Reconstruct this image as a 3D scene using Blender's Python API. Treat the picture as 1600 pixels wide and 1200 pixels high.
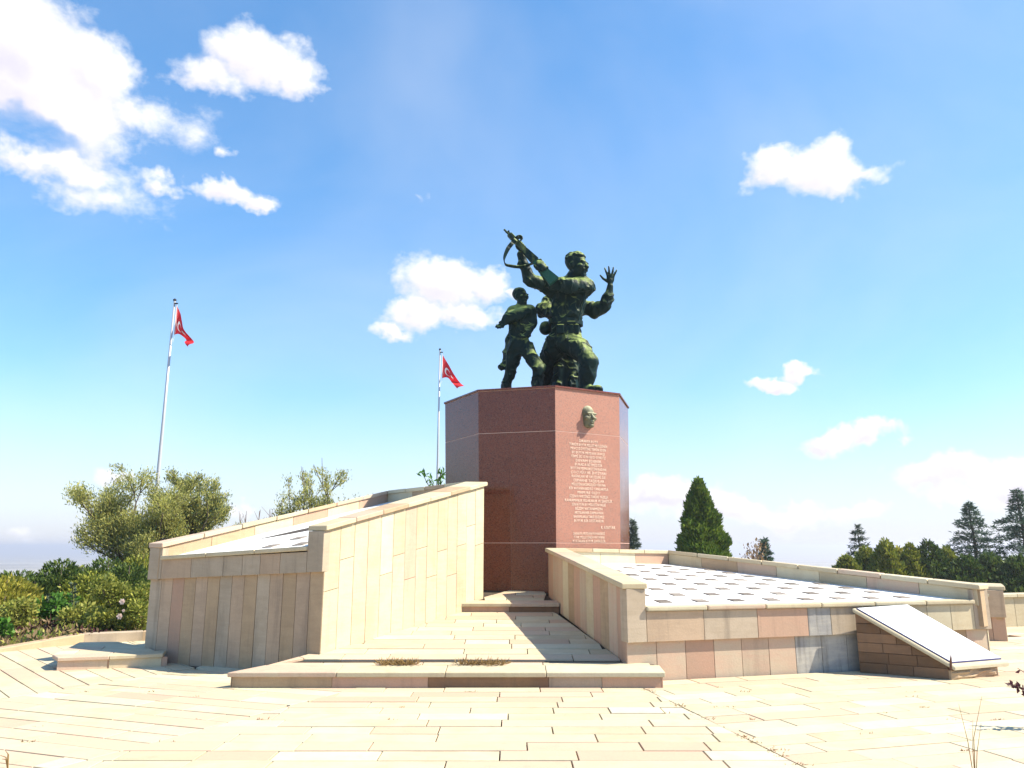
import bpy, bmesh, math, random
import numpy as np
from mathutils import Vector, Matrix
random.seed(7); RNG = np.random.default_rng(7)
R = math.radians
for o in list(bpy.data.objects): bpy.data.objects.remove(o)
S = bpy.context.scene; COL = S.collection

# ------------------------------------------------------------------ camera, sky, sun, exposure
PITCH = R(12.0); CAMZ = 1.6
cam_d = bpy.data.cameras.new('camera'); cam = bpy.data.objects.new('camera', cam_d); COL.objects.link(cam)
cam.location = (0, 0, CAMZ); cam.rotation_euler = (R(90)+PITCH, 0, 0)
cam_d.sensor_width = 36; cam_d.lens = 27.0; cam_d.clip_end = 30000; cam_d.clip_start = 0.05
S.camera = cam
SUN_EL = R(46); SUN_DIR = Vector((math.cos(SUN_EL)*0.996, math.cos(SUN_EL)*-0.09, math.sin(SUN_EL)))
EXPOSURE = 1.15
S.view_settings.view_transform = 'Standard'; S.view_settings.look = 'None'
S.view_settings.exposure = EXPOSURE; S.view_settings.gamma = 1.0; S.view_settings.use_curve_mapping = False
sd = bpy.data.lights.new('sun', 'SUN'); sd.energy = 4.6; sd.angle = R(0.5); sd.color = (1.0, 0.915, 0.77)
sun = bpy.data.objects.new('sun', sd); COL.objects.link(sun)
sun.rotation_euler = SUN_DIR.to_track_quat('Z', 'Y').to_euler(); sun.location = (30, 0, 40)
W = bpy.data.worlds.new('World'); S.world = W; W.use_nodes = True
S.cycles.max_bounces = 6; S.cycles.transparent_max_bounces = 12; S.cycles.volume_bounces = 0

CP, SP = math.cos(PITCH), math.sin(PITCH)
def ray(x, y):
    u = (x-800)/1200; v = (y-600)/1200
    return u, CP+v*SP, SP-v*CP
def at(x, y, Y):
    """the point at distance Y that the photograph shows at pixel x, y"""
    u, a, b = ray(x, y); t = Y/a
    return Vector((t*u, Y, CAMZ+t*b))
def azel(x, y):
    u, a, b = ray(x, y); n = math.sqrt(u*u+a*a+b*b)
    return math.atan2(u, a), math.asin(b/n)

class NT:
    def __init__(s, t): s.t = t; t.nodes.clear()
    def n(s, kind, **kw):
        nd = s.t.nodes.new(kind); ins = kw.pop('i', {})
        for k, v in kw.items(): setattr(nd, k, v)
        for k, v in ins.items(): s.set(nd, k, v)
        return nd
    def set(s, nd, k, v):
        sock = nd.inputs[k]
        if isinstance(v, bpy.types.NodeSocket): s.t.links.new(v, sock)
        elif isinstance(v, bpy.types.Node): s.t.links.new(v.outputs[0], sock)
        else: sock.default_value = v
    def m(s, op, a, b=0.0, c=0.0, clamp=False):
        nd = s.t.nodes.new('ShaderNodeMath'); nd.operation = op; nd.use_clamp = clamp
        s.set(nd, 0, a); s.set(nd, 1, b)
        if op in ('MULTIPLY_ADD', 'SMOOTH_MAX', 'SMOOTH_MIN'): s.set(nd, 2, c)
        return nd.outputs[0]
    def mix(s, f, a, b, blend='MIX'):
        nd = s.t.nodes.new('ShaderNodeMix'); nd.data_type = 'RGBA'; nd.blend_type = blend; nd.clamp_factor = True
        for sock, v in ((nd.inputs[0], f), (nd.inputs[6], a), (nd.inputs[7], b)):
            if isinstance(v, bpy.types.NodeSocket): s.t.links.new(v, sock)
            else: sock.default_value = v if not (isinstance(v, tuple) and len(v) == 3) else (*v, 1)
        return nd.outputs[2]
    def smooth(s, v, lo, hi, a=0.0, b=1.0):
        nd = s.t.nodes.new('ShaderNodeMapRange'); nd.interpolation_type = 'SMOOTHSTEP'
        s.set(nd, 0, v); s.set(nd, 1, lo); s.set(nd, 2, hi); s.set(nd, 3, a); s.set(nd, 4, b)
        return nd.outputs[0]
    def noise(s, vec, scale, detail=4, rough=0.55, dist=0.0, out=0):
        nd = s.n('ShaderNodeTexNoise', i={'Scale': scale, 'Detail': detail, 'Roughness': rough, 'Distortion': dist})
        if vec is not None: s.set(nd, 'Vector', vec)
        return nd.outputs[out]

# ---- sky: Nishita with fair-weather clouds at their own directions
SKY_STRENGTH = 0.13
def build_sky():
    t = NT(W.node_tree)
    sky = t.n('ShaderNodeTexSky', sky_type='NISHITA', sun_disc=False, sun_elevation=SUN_EL)
    sky.sun_rotation = math.atan2(SUN_DIR.x, SUN_DIR.y)
    sky.altitude = 900; sky.air_density = 1.0; sky.dust_density = 0.35; sky.ozone_density = 1.6
    geo = t.n('ShaderNodeNewGeometry')
    tc = t.n('ShaderNodeTexCoord')
    d = tc.outputs['Generated']
    sx = t.n('ShaderNodeSeparateXYZ', i={0: d})
    az = t.m('ARCTAN2', sx.outputs[0], sx.outputs[1]); el = t.m('ARCSINE', sx.outputs[2])
    for scl, amp in ((6.0, .036), (19.0, .030), (60.0, .013)):
        w = t.n('ShaderNodeSeparateColor', i={0: t.noise(d, scl, 3, .6, 0.0, 1)})
        az = t.m('MULTIPLY_ADD', t.m('SUBTRACT', w.outputs[0], .5), amp*2, az); el = t.m('MULTIPLY_ADD', t.m('SUBTRACT', w.outputs[1], .5), amp*1.5, el)
    sc = t.n('ShaderNodeVectorMath', operation='MULTIPLY', i={0: d, 1: (1, 1, 1.5)}).outputs[0]
    n1 = t.noise(sc, 9.0, 8, 0.62, 0.3); n2 = t.noise(sc, 40.0, 6, 0.65, 0.2)
    wig = t.m('MULTIPLY_ADD', t.m('SUBTRACT', n1, 0.5), 2.4, t.m('MULTIPLY', t.m('SUBTRACT', n2, 0.5), 1.6))
    # pixel centre, half sizes, density (hard 1 .. soft .3)
    clouds = [(70,145,140,90,1.25),(20,55,95,78,1.25),(145,115,62,50,1.1),(60,252,125,36,.95),(185,170,90,36,.7),(115,25,40,30,.35),
              (395,85,90,44,1.1),(315,108,70,32,.9),(465,112,45,36,1.0),
              (350,305,62,20,1.1),(405,322,28,15,1.0),(246,290,30,18,.8),(170,315,90,34,.5),(110,300,70,30,.5),(362,245,14,11,.5),(290,215,55,35,.4),
              (700,440,75,50,1.1),(765,440,38,32,1.0),(660,490,60,38,.95),(725,490,60,28,.95),(610,516,42,16,.7),(805,452,16,12,.6),
              (1215,258,62,44,1.2),(1275,265,74,46,1.2),(1345,268,55,16,.55),(1170,300,20,18,.4),
              (1250,583,36,17,1.25),(1205,599,40,14,1.25),
              (1292,690,54,23,1.25),(1360,681,44,18,1.25),
              (1465,735,66,26,1.2),(1500,725,64,30,1.2),(1580,745,66,38,1.2),(1490,765,60,18,.9),
              (1340,796,46,18,1.1),(1045,785,84,32,1.3),(1150,800,80,28,1.3),(1240,805,66,22,1.1),(985,785,44,30,1.2),
              (170,748,32,15,.7),(25,857,30,12,.7),(450,815,34,16,.6),(350,800,40,12,.5),(380,795,25,10,.5),(668,300,10,8,.2)]
    dens = None; low = None
    for (px, py, rx, ry, w) in clouds:
        a0, e0 = azel(px, py); kx = 1200*0.93; 
        rxa, rya = rx/1200*math.cos(math.atan((px-800)/1200))**1.2*1.05, ry/1200*0.93*1.05
        dx = t.m('MULTIPLY', t.m('SUBTRACT', az, a0), math.cos(e0)/rxa)
        dy = t.m('MULTIPLY', t.m('SUBTRACT', el, e0), 1/rya)
        q = t.m('ADD', t.m('MULTIPLY', dx, dx), t.m('MULTIPLY', dy, dy))
        f = t.m('MULTIPLY', t.m('SUBTRACT', 1.15, t.m('SQRT', q)), w)
        # underside: the lower part of each puff is a little lavender
        g = t.m('MULTIPLY', t.smooth(t.m('ADD', dy, t.m('MULTIPLY', dx, 0.5)), 0.25, -0.75), t.m('MAXIMUM', f, 0.0))
        dens = f if dens is None else t.m('SMOOTH_MAX', dens, f, 0.15)
        low = g if low is None else t.m('MAXIMUM', low, g)
    ha, he = azel(35, 208); hx = t.m('MULTIPLY', t.m('SUBTRACT', az, ha), 22.0); hy = t.m('MULTIPLY', t.m('SUBTRACT', el, he), 70.0)
    gap = t.smooth(t.m('ADD', t.m('MULTIPLY', hx, hx), t.m('MULTIPLY', hy, hy)), 3.2, 0.0)      # the blue gap in the big cloud
    shape = t.m('ADD', dens, t.m('MULTIPLY', wig, 0.42))
    cover = t.smooth(shape, 0.0, 0.78)
    thin = t.noise(t.n('ShaderNodeVectorMath', operation='MULTIPLY', i={0: d, 1: (1, 1, 1.6)}).outputs[0], 1.6, 5, 0.5, 0.4)
    veil = t.m('MULTIPLY', t.smooth(thin, 0.40, 0.80), 0.20)
    cover = t.m('MULTIPLY', cover, t.m('SUBTRACT', 1.0, t.m('MULTIPLY', gap, t.smooth(n1, .28, .62, 1.0, .55))))
    cover = t.m('MAXIMUM', cover, veil)
    shade = t.m('MULTIPLY', t.m('MULTIPLY', low, t.m('ADD', n1, 0.25)), 1.3, clamp=True)
    ccol = t.mix(shade, (4.2, 4.15, 4.1), (2.95, 2.82, 3.4))
    half = t.mix(1.0, sky.outputs[0], (.25, .25, .25), 'MULTIPLY')
    gm = t.n('ShaderNodeGamma', i={'Color': half, 'Gamma': 0.72})
    hs = t.n('ShaderNodeHueSaturation', i={'Saturation': 1.5, 'Value': 3.75, 'Color': gm.outputs[0]})
    low_air = t.smooth(sx.outputs[2], 0.20, -0.02)
    warm = t.mix(t.m('MULTIPLY', low_air, .8), hs.outputs[0], (2.35, 2.42, 3.05))
    mixc = t.mix(cover, warm, ccol)
    bg = t.n('ShaderNodeBackground', i={'Color': mixc, 'Strength': SKY_STRENGTH})
    out = t.n('ShaderNodeOutputWorld'); t.t.links.new(bg.outputs[0], out.inputs[0])
build_sky()

# ------------------------------------------------------------------ materials
def material(name):
    m = bpy.data.materials.new(name); m.use_nodes = True
    t = NT(m.node_tree); b = t.n('ShaderNodeBsdfPrincipled'); o = t.n('ShaderNodeOutputMaterial')
    t.t.links.new(b.outputs[0], o.inputs[0]); return m, t, b
def stone(name, col, col2=None, rough=0.85, grain=0.25, stain=0.0, vary=0.16, bump=0.25):
    m, t, b = material(name)
    geo = t.n('ShaderNodeNewGeometry'); oi = t.n('ShaderNodeObjectInfo'); P = geo.outputs['Position']
    off = t.n('ShaderNodeVectorMath', operation='ADD', i={0: P, 1: t.n('ShaderNodeCombineXYZ', i={0: t.m('MULTIPLY', oi.outputs['Random'], 37), 1: t.m('MULTIPLY', oi.outputs['Random'], 91)}).outputs[0]}).outputs[0]
    big = t.noise(off, 1.7, 5, 0.6, 0.8); fine = t.noise(off, 45, 5, 0.7); band = t.noise(t.n('ShaderNodeVectorMath', operation='MULTIPLY', i={0: off, 1: (1.2, 1.2, 9)}).outputs[0], 1.6, 4, .55, 1.2)
    c2 = col2 or tuple(c*0.8 for c in col)
    base = t.mix(t.smooth(t.m('ADD', t.m('MULTIPLY', big, .65), t.m('MULTIPLY', band, .35)), 0.35, 0.66), col, c2)
    v = t.m('MULTIPLY_ADD', oi.outputs['Random'], vary, 1-vary*0.6)
    v = t.m('MULTIPLY', v, t.m('MULTIPLY_ADD', fine, grain, 1-grain*0.5))
    base = t.mix(1.0, base, t.n('ShaderNodeCombineXYZ', i={0: v, 1: v, 2: v}).outputs[0], 'MULTIPLY')
    spots = t.smooth(t.noise(off, 23, 3, .5), 0.70, 0.78)
    base = t.mix(t.m('MULTIPLY', spots, .35), base, tuple(c*0.45 for c in col))
    if stain:
        st = t.noise(t.n('ShaderNodeVectorMath', operation='MULTIPLY', i={0: P, 1: (7, 7, .55)}).outputs[0], 1.0, 5, .65)
        base = t.mix(t.m('MULTIPLY', t.smooth(st, 0.50, 0.72), stain), base, (0.10, 0.085, 0.07))
    t.set(b, 'Base Color', base); t.set(b, 'Roughness', rough); t.set(b, 'Specular IOR Level', 0.25)
    bp = t.n('ShaderNodeBump', i={'Strength': bump, 'Distance': 0.01, 'Height': t.m('ADD', fine, t.m('MULTIPLY', big, .6))})
    t.set(b, 'Normal', bp.outputs[0])
    return m
CREAM = stone('sandstone_cream', (.54,.465,.315), (.48,.395,.255), stain=.10)
CREAM2 = stone('sandstone_pale', (.57,.51,.36), (.52,.45,.305), stain=.08)
PINK = stone('sandstone_pink', (.52,.365,.265), (.50,.41,.295), stain=.15)
ROSE = stone('sandstone_rose', (.47,.30,.21), (.43,.29,.205), stain=.2)
TAN = stone('sandstone_tan', (.46,.335,.21), (.39,.28,.175), stain=.2)
GREY = stone('sandstone_grey', (.45,.365,.27), (.38,.305,.22), stain=.35)
WARMGREY = stone('sandstone_warm_grey', (.48,.355,.245), (.40,.295,.205), stain=.3)
STAINED = stone('sandstone_water_stained', (.30,.29,.28), (.45,.42,.36), stain=.6)
BROWN = stone('sandstone_brown', (.19,.11,.06), (.14,.085,.048), stain=.3)
BROWN2 = stone('sandstone_brown_pale', (.25,.15,.085), (.19,.115,.07), stain=.25)
WHITE = stone('white_paint_slab', (.78,.77,.73), (.74,.73,.69), grain=.08, vary=.03, bump=.08)
GROUT = stone('grout', (.085,.065,.045), (.05,.04,.03), grain=.6)
DARKJOINT = stone('joint_core', (.07,.058,.048))
PLATE = stone('name_plate_stone', (.17,.145,.125), (.26,.225,.19), rough=.95, vary=.6)
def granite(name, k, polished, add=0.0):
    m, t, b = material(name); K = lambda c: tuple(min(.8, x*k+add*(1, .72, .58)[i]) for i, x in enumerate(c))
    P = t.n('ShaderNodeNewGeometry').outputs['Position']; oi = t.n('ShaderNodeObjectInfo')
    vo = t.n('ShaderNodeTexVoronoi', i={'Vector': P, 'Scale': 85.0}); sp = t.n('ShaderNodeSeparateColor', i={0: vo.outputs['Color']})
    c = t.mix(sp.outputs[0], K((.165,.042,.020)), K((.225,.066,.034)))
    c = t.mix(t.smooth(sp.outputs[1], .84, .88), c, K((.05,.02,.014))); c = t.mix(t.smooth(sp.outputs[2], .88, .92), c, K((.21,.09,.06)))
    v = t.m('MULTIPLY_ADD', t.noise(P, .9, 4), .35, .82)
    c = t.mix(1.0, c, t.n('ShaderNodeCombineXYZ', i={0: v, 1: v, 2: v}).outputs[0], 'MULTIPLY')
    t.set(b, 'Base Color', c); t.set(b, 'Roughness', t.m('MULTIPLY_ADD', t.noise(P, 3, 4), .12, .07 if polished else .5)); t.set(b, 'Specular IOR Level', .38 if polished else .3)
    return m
GRANITE = granite('polished_red_granite', .8, True)
PALEGRANITE = granite('pale_matte_granite', 1.05, False, .15)  # paler, rougher granite given to the inscribed face only
def simple(name, col, rough=.6, metal=0.0, var=.15, scale=8):
    m, t, b = material(name)
    P = t.n('ShaderNodeNewGeometry').outputs['Position']
    n = t.noise(P, scale, 5, .6)
    t.set(b, 'Base Color', t.mix(n, tuple(c*(1-var) for c in col), tuple(min(1, c*(1+var)) for c in col)))
    t.set(b, 'Roughness', rough); t.set(b, 'Metallic', metal); return m
LETTER = simple('inscription_paint', (.74,.55,.43), .7)
PALEJOINT = simple('pale_joint_filler', (.62,.42,.34), .8)
STEEL = simple('galvanised_steel', (.44,.45,.47), .45, .25, .03)
DARKMETAL = simple('dark_metal', (.05,.05,.055), .5, .5)
BOARD = simple('white_board', (.82,.82,.82), .22, 0, .02)
BOARDEDGE = simple('board_edge_blue', (.03,.03,.12), .4)
PRINT = simple('printed_line', (.35,.37,.45), .5)
def bronze(name, dark, light, amount):
    m, t, b = material(name)
    g = t.n('ShaderNodeNewGeometry'); P = g.outputs['Position']
    n = t.noise(P, 3.5, 6, .65, .5); s = t.noise(t.n('ShaderNodeVectorMath', operation='MULTIPLY', i={0: P, 1: (9, 9, 1.3)}).outputs[0], 1, 5, .6)
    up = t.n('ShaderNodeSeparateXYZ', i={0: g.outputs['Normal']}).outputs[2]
    f = t.m('ADD', t.m('MULTIPLY', n, .55), t.m('MULTIPLY', s, .45)); f = t.m('ADD', f, t.m('MULTIPLY', up, .40))  # upward faces painted brighter as sun highlights, over the random patina
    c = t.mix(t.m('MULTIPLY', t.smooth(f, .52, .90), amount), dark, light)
    t.set(b, 'Base Color', c); t.set(b, 'Metallic', .0); t.set(b, 'Specular IOR Level', .09); t.set(b, 'Roughness', t.m('MULTIPLY_ADD', n, .3, .30))
    bp = t.n('ShaderNodeBump', i={'Strength': .5, 'Distance': .02, 'Height': t.noise(P, 22, 5, .6)}); t.set(b, 'Normal', bp.outputs[0])
    return m
BRONZE = bronze('toplit_patina_bronze', (.004,.017,.017), (.30,.37,.11), .95)
VERDIGRIS = bronze('green_bronze', (.012,.06,.045), (.03,.13,.085), .8)
HEADBRONZE = bronze('relief_bronze', (.13,.125,.08), (.42,.41,.27), .95)
def leaf(name, a, b_, trans=.35):
    m, t, b = material(name)
    g = t.n('ShaderNodeNewGeometry'); r = g.outputs['Random Per Island']; P = g.outputs['Position']
    c = t.mix(r, a, b_)
    v = t.m('MULTIPLY_ADD', t.noise(P, 1.3, 3), .8, .6)
    c = t.mix(1.0, c, t.n('ShaderNodeCombineXYZ', i={0: v, 1: v, 2: v}).outputs[0], 'MULTIPLY')
    t.set(b, 'Base Color', c); t.set(b, 'Roughness', .6); t.set(b, 'Specular IOR Level', .3)
    tr = t.n('ShaderNodeBsdfTranslucent', i={'Color': c}); mx = t.n('ShaderNodeMixShader', i={0: trans, 1: b.outputs[0], 2: tr.outputs[0]})
    o = [n for n in t.t.nodes if n.type == 'OUTPUT_MATERIAL'][0]; t.t.links.new(mx.outputs[0], o.inputs[0])
    return m
L_OLIVE = leaf('silver_green_leaf', (.27,.29,.06), (.52,.50,.17), .5)
L_OLIVED = leaf('deep_green_leaf', (.045,.10,.05), (.11,.165,.075))
L_THUJA = leaf('thuja_foliage', (.045,.11,.018), (.20,.27,.035), .25)
L_CEDAR = leaf('cedar_needle', (.03,.075,.045), (.095,.155,.085), .2)
L_CEDARP = leaf('pale_cedar_needle', (.04,.07,.045), (.09,.12,.07), .2)
L_JUN = leaf('juniper_foliage', (.11,.155,.016), (.33,.33,.05), .25)
L_JUND = leaf('dark_juniper_foliage', (.03,.075,.016), (.125,.17,.03), .25)
L_GOLD = leaf('golden_foliage', (.22,.24,.03), (.48,.42,.07))
L_ROSE = leaf('rose_leaf', (.07,.12,.015), (.40,.40,.08))
L_BRIGHT = leaf('bright_weed_leaf', (.05,.16,.015), (.13,.27,.04))
L_WEED = leaf('weed_leaf', (.19,.24,.035), (.40,.38,.09))
L_DRY = leaf('dry_groundcover', (.17,.105,.06), (.36,.26,.14))
L_PURPLE = leaf('purple_leaf', (.045,.012,.02), (.10,.03,.035))
L_STRAW = leaf('dry_straw', (.20,.13,.045), (.33,.22,.09))
L_GRASS = leaf('grass_blade', (.10,.12,.03), (.22,.2,.07))
PETAL = leaf('rose_petal', (.75,.55,.5), (.8,.7,.62))
BARK = simple('bark', (.10,.075,.055), .9, 0, .4, 12)
TWIG = simple('twig', (.17,.12,.10), .9, 0, .3, 12)
def ground_mat():
    m, t, b = material('dry_steppe')
    P = t.n('ShaderNodeNewGeometry').outputs['Position']
    n = t.noise(P, .35, 8, .65); f = t.noise(P, .004, 6, .6)
    c = t.mix(t.smooth(n, .35, .65), (.15,.12,.06), (.25,.205,.115)); c = t.mix(t.smooth(f, .4, .6), c, (.44,.40,.30))
    t.set(b, 'Base Color', c); t.set(b, 'Roughness', .95)
    t.set(b, 'Normal', t.n('ShaderNodeBump', i={'Strength': .6, 'Distance': .1, 'Height': t.noise(P, 6, 6, .7)}).outputs[0]); return m
GROUND = ground_mat()

# ------------------------------------------------------------------ object helpers
def link(name, me, parent=None, **props):
    o = bpy.data.objects.new(name, me); COL.objects.link(o)
    if parent is not None: o.parent = parent
    for k, v in props.items(): o[k] = v
    return o
def obj(name, verts, faces, mat, parent=None, smooth=False, **props):
    me = bpy.data.meshes.new(name)
    me.from_pydata([tuple(v) for v in verts], [], faces); me.update()
    me.materials.append(mat)
    if smooth: me.polygons.foreach_set('use_smooth', np.ones(len(me.polygons), dtype=bool))
    return link(name, me, parent, **props)
def fast_mesh(name, verts, quads, mat, parent=None, smooth=False, **props):
    """verts (n,3), quads (m,k) numpy arrays"""
    me = bpy.data.meshes.new(name); k = quads.shape[1]
    me.vertices.add(len(verts)); me.vertices.foreach_set('co', np.asarray(verts, dtype=np.float32).ravel())
    me.loops.add(quads.size); me.loops.foreach_set('vertex_index', quads.astype(np.int32).ravel())
    me.polygons.add(len(quads)); me.polygons.foreach_set('loop_start', np.arange(0, quads.size, k, dtype=np.int32))
    if smooth: me.polygons.foreach_set('use_smooth', np.ones(len(quads), dtype=bool))
    me.update(calc_edges=True); me.validate(); me.materials.append(mat)
    return link(name, me, parent, **props)
def thing(name, label, cat, loc=(0,0,0), group=None):
    o = bpy.data.objects.new(name, None); COL.objects.link(o); o.empty_display_size = .2
    o['label'] = label; o['category'] = cat; o['kind'] = 'thing'
    if group: o['group'] = group
    return o
def tag(o, label, cat, group=None):
    o['label'] = label; o['category'] = cat; o['kind'] = 'thing'
    if group: o['group'] = group
    return o
def slab_geo(poly, th, ch):
    """a stone slab: poly is its front face outline (counter-clockwise seen from the front), th its thickness, ch the chamfer"""
    n = len(poly); P = [Vector(p) for p in poly]
    nr = Vector((0,0,0))
    for i in range(n): nr += (P[i]-P[0]).cross(P[(i+1) % n]-P[0])
    nr.normalize()
    mit = []
    for i in range(n):
        e1 = (P[i]-P[i-1]).normalized(); e2 = (P[(i+1) % n]-P[i]).normalized()
        m1, m2 = nr.cross(e1), nr.cross(e2)
        mit.append((m1+m2)/max(.35, 1+m1.dot(m2)))
    V = [P[i]+mit[i]*ch for i in range(n)] + [P[i]-nr*ch for i in range(n)] + [P[i]-nr*th for i in range(n)]
    F = [list(range(n))]
    for i in range(n):
        j = (i+1) % n
        F.append([i, n+i, n+j, j]); F.append([n+i, 2*n+i, 2*n+j, n+j])
    return V, F
def slab(name, poly, th, ch, mat, parent, **props):
    V, F = slab_geo(poly, th, ch); return obj(name, V, F, mat, parent, **props)
def hexa(name, b, t, mat, parent=None, bev=0.0, seg=1, **props):
    """a solid between a bottom quad and a top quad (both counter-clockwise from above)"""
    V = [Vector(p) for p in b]+[Vector(p) for p in t]
    n = len(b)
    F = [list(range(n-1, -1, -1)), list(range(n, 2*n))]+[[i, (i+1) % n, n+(i+1) % n, n+i] for i in range(n)]
    if not bev: return obj(name, V, F, mat, parent, **props)
    bm = bmesh.new(); vs = [bm.verts.new(v) for v in V]
    for f in F: bm.faces.new([vs[i] for i in f])
    bmesh.ops.recalc_face_normals(bm, faces=bm.faces)
    bmesh.ops.bevel(bm, geom=list(bm.edges), offset=bev, segments=seg, affect='EDGES', profile=.6, clamp_overlap=True)
    me = bpy.data.meshes.new(name); bm.to_mesh(me); bm.free(); me.materials.append(mat)
    return link(name, me, parent, **props)
def tube_geo(pts, rad, ns=8, cap=True):
    pts = [Vector(p) for p in pts]; V = []; F = []
    for i, p in enumerate(pts):
        d = (pts[min(i+1, len(pts)-1)]-pts[max(i-1, 0)]).normalized()
        a = d.cross(Vector((0,1,0)) if abs(d.y) < .9 else Vector((1,0,0))).normalized(); b = d.cross(a)
        r = rad[i] if hasattr(rad, '__len__') else rad
        for k in range(ns):
            th = 2*math.pi*k/ns; V.append(p+(a*math.cos(th)+b*math.sin(th))*r)
    for i in range(len(pts)-1):
        for k in range(ns):
            F.append([i*ns+k, i*ns+(k+1) % ns, (i+1)*ns+(k+1) % ns, (i+1)*ns+k])
    if cap: F += [list(range(ns))[::-1], [(len(pts)-1)*ns+k for k in range(ns)]]
    return V, F
def merge(geos):
    V, F = [], []
    for v, f in geos:
        o = len(V); V += list(v); F += [[i+o for i in q] for q in f]
    return V, F
def clip_poly(poly, clip):
    """Sutherland-Hodgman in plan, clip convex counter-clockwise"""
    out = list(poly)
    for i in range(len(clip)):
        ax, ay = clip[i]; bx, by = clip[(i+1) % len(clip)]
        inp, out = out, []
        if not inp: return []
        side = lambda p: (bx-ax)*(p[1]-ay)-(by-ay)*(p[0]-ax)
        for k in range(len(inp)):
            p, q = inp[k-1], inp[k]; sp, sq = side(p), side(q)
            if sp*sq < 0:
                t = sp/(sp-sq); out.append((p[0]+t*(q[0]-p[0]), p[1]+t*(q[1]-p[1])))
            if sq >= 0: out.append(q)
    return out
def area(poly): return .5*sum(poly[i-1][0]*poly[i][1]-poly[i][0]*poly[i-1][1] for i in range(len(poly)))
def inside(p, poly): return all((poly[(i+1) % len(poly)][0]-poly[i][0])*(p[1]-poly[i][1])-(poly[(i+1) % len(poly)][1]-poly[i][1])*(p[0]-poly[i][0]) >= 0 for i in range(len(poly)))
def in_poly(p, poly):
    r = False
    for i in range(len(poly)):
        (x1, y1), (x2, y2) = poly[i-1], poly[i]
        if (y1 > p[1]) != (y2 > p[1]) and p[0] < x1+(p[1]-y1)*(x2-x1)/(y2-y1): r = not r
    return r
def ccw(poly): return list(poly) if area(poly) > 0 else list(poly)[::-1]
def inset_plan(poly, d):
    n = len(poly); out = []
    for i in range(n):
        p, c, q = Vector(poly[i-1]), Vector(poly[i]), Vector(poly[(i+1) % n])
        e1, e2 = (c-p).normalized(), (q-c).normalized()
        m1, m2 = Vector((-e1.y, e1.x)), Vector((-e2.y, e2.x)); v = c+(m1+m2)*(d/max(.3, 1+m1.dot(m2)))
        out.append((v.x, v.y))
    return out

# ------------------------------------------------------------------ ground and plaza
CEN = (.57, 16.55)
def ground():
    rs = [0, 8, 14, 18, 22, 27, 33, 40, 50, 65, 85, 120, 180, 280, 450, 700, 1100, 1800, 3000, 5000, 8000]
    ns = 72; V = [(CEN[0], CEN[1]-3, -.12)]; F = []
    for r in rs[1:]:
        for k in range(ns):
            a = 2*math.pi*k/ns
            z = -.12 if r < 20 else -.12-.03*(min(r, 60)-20)-.10*max(0, min(r, 500)-60)
            z += (random.random()-.5)*min(.12, .004*r) if r > 20 else 0
            V.append((CEN[0]+r*math.cos(a), CEN[1]-3+r*math.sin(a), z))
    for k in range(ns): F.append([0, 1+k, 1+(k+1) % ns])
    for i in range(len(rs)-2):
        for k in range(ns):
            F.append([1+i*ns+k, 1+(i+1)*ns+k, 1+(i+1)*ns+(k+1) % ns, 1+i*ns+(k+1) % ns])
    obj('ground', V, F, GROUND, smooth=True, kind='structure')
ground()

def haze():
    hx, z0, z1 = 8600, -47.5, 14.0
    V = [(x, y, z) for z in (z0, z1) for x, y in ((-hx,-hx),(hx,-hx),(hx,hx),(-hx,hx))]
    m = bpy.data.materials.new('pale_air'); m.use_nodes = True; t = NT(m.node_tree)
    v = t.n('ShaderNodeVolumePrincipled', i={'Color': (.93,.93,1,1), 'Density': .0006, 'Anisotropy': .3}); o = t.n('ShaderNodeOutputMaterial'); t.t.links.new(v.outputs[0], o.inputs['Volume'])
    obj('haze', V, [[3,2,1,0],[4,5,6,7],[0,1,5,4],[1,2,6,5],[2,3,7,6],[3,0,4,7]], m, kind='stuff')
haze()

# plan corners of the two big blocks
N, L, V_, F_ = (-2.47,10.39), (-5.32,11.66), (-2.57,16.1), (-.507,14.0)
N2, R2, V2, F2 = (1.41,9.90), (6.77,11.40), (3.15,15.9), (.66,14.3)
K1, K2, K3, K4 = (7.6,14.3), (8.62,13.98), (9.15,14.9), (8.2,15.4)
LEFT_PLAN = ccw([N, F_, V_, L]); RIGHT_PLAN = ccw([N2, R2, V2, F2]); THIRD_PLAN = ccw([K1, K2, K3, K4])
OCT_A = [R(-82.6+45*k) for k in range(8)]
def oct_pt(k, r): return (CEN[0]+r*math.cos(OCT_A[k % 8]), CEN[1]+r*math.sin(OCT_A[k % 8]))

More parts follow.
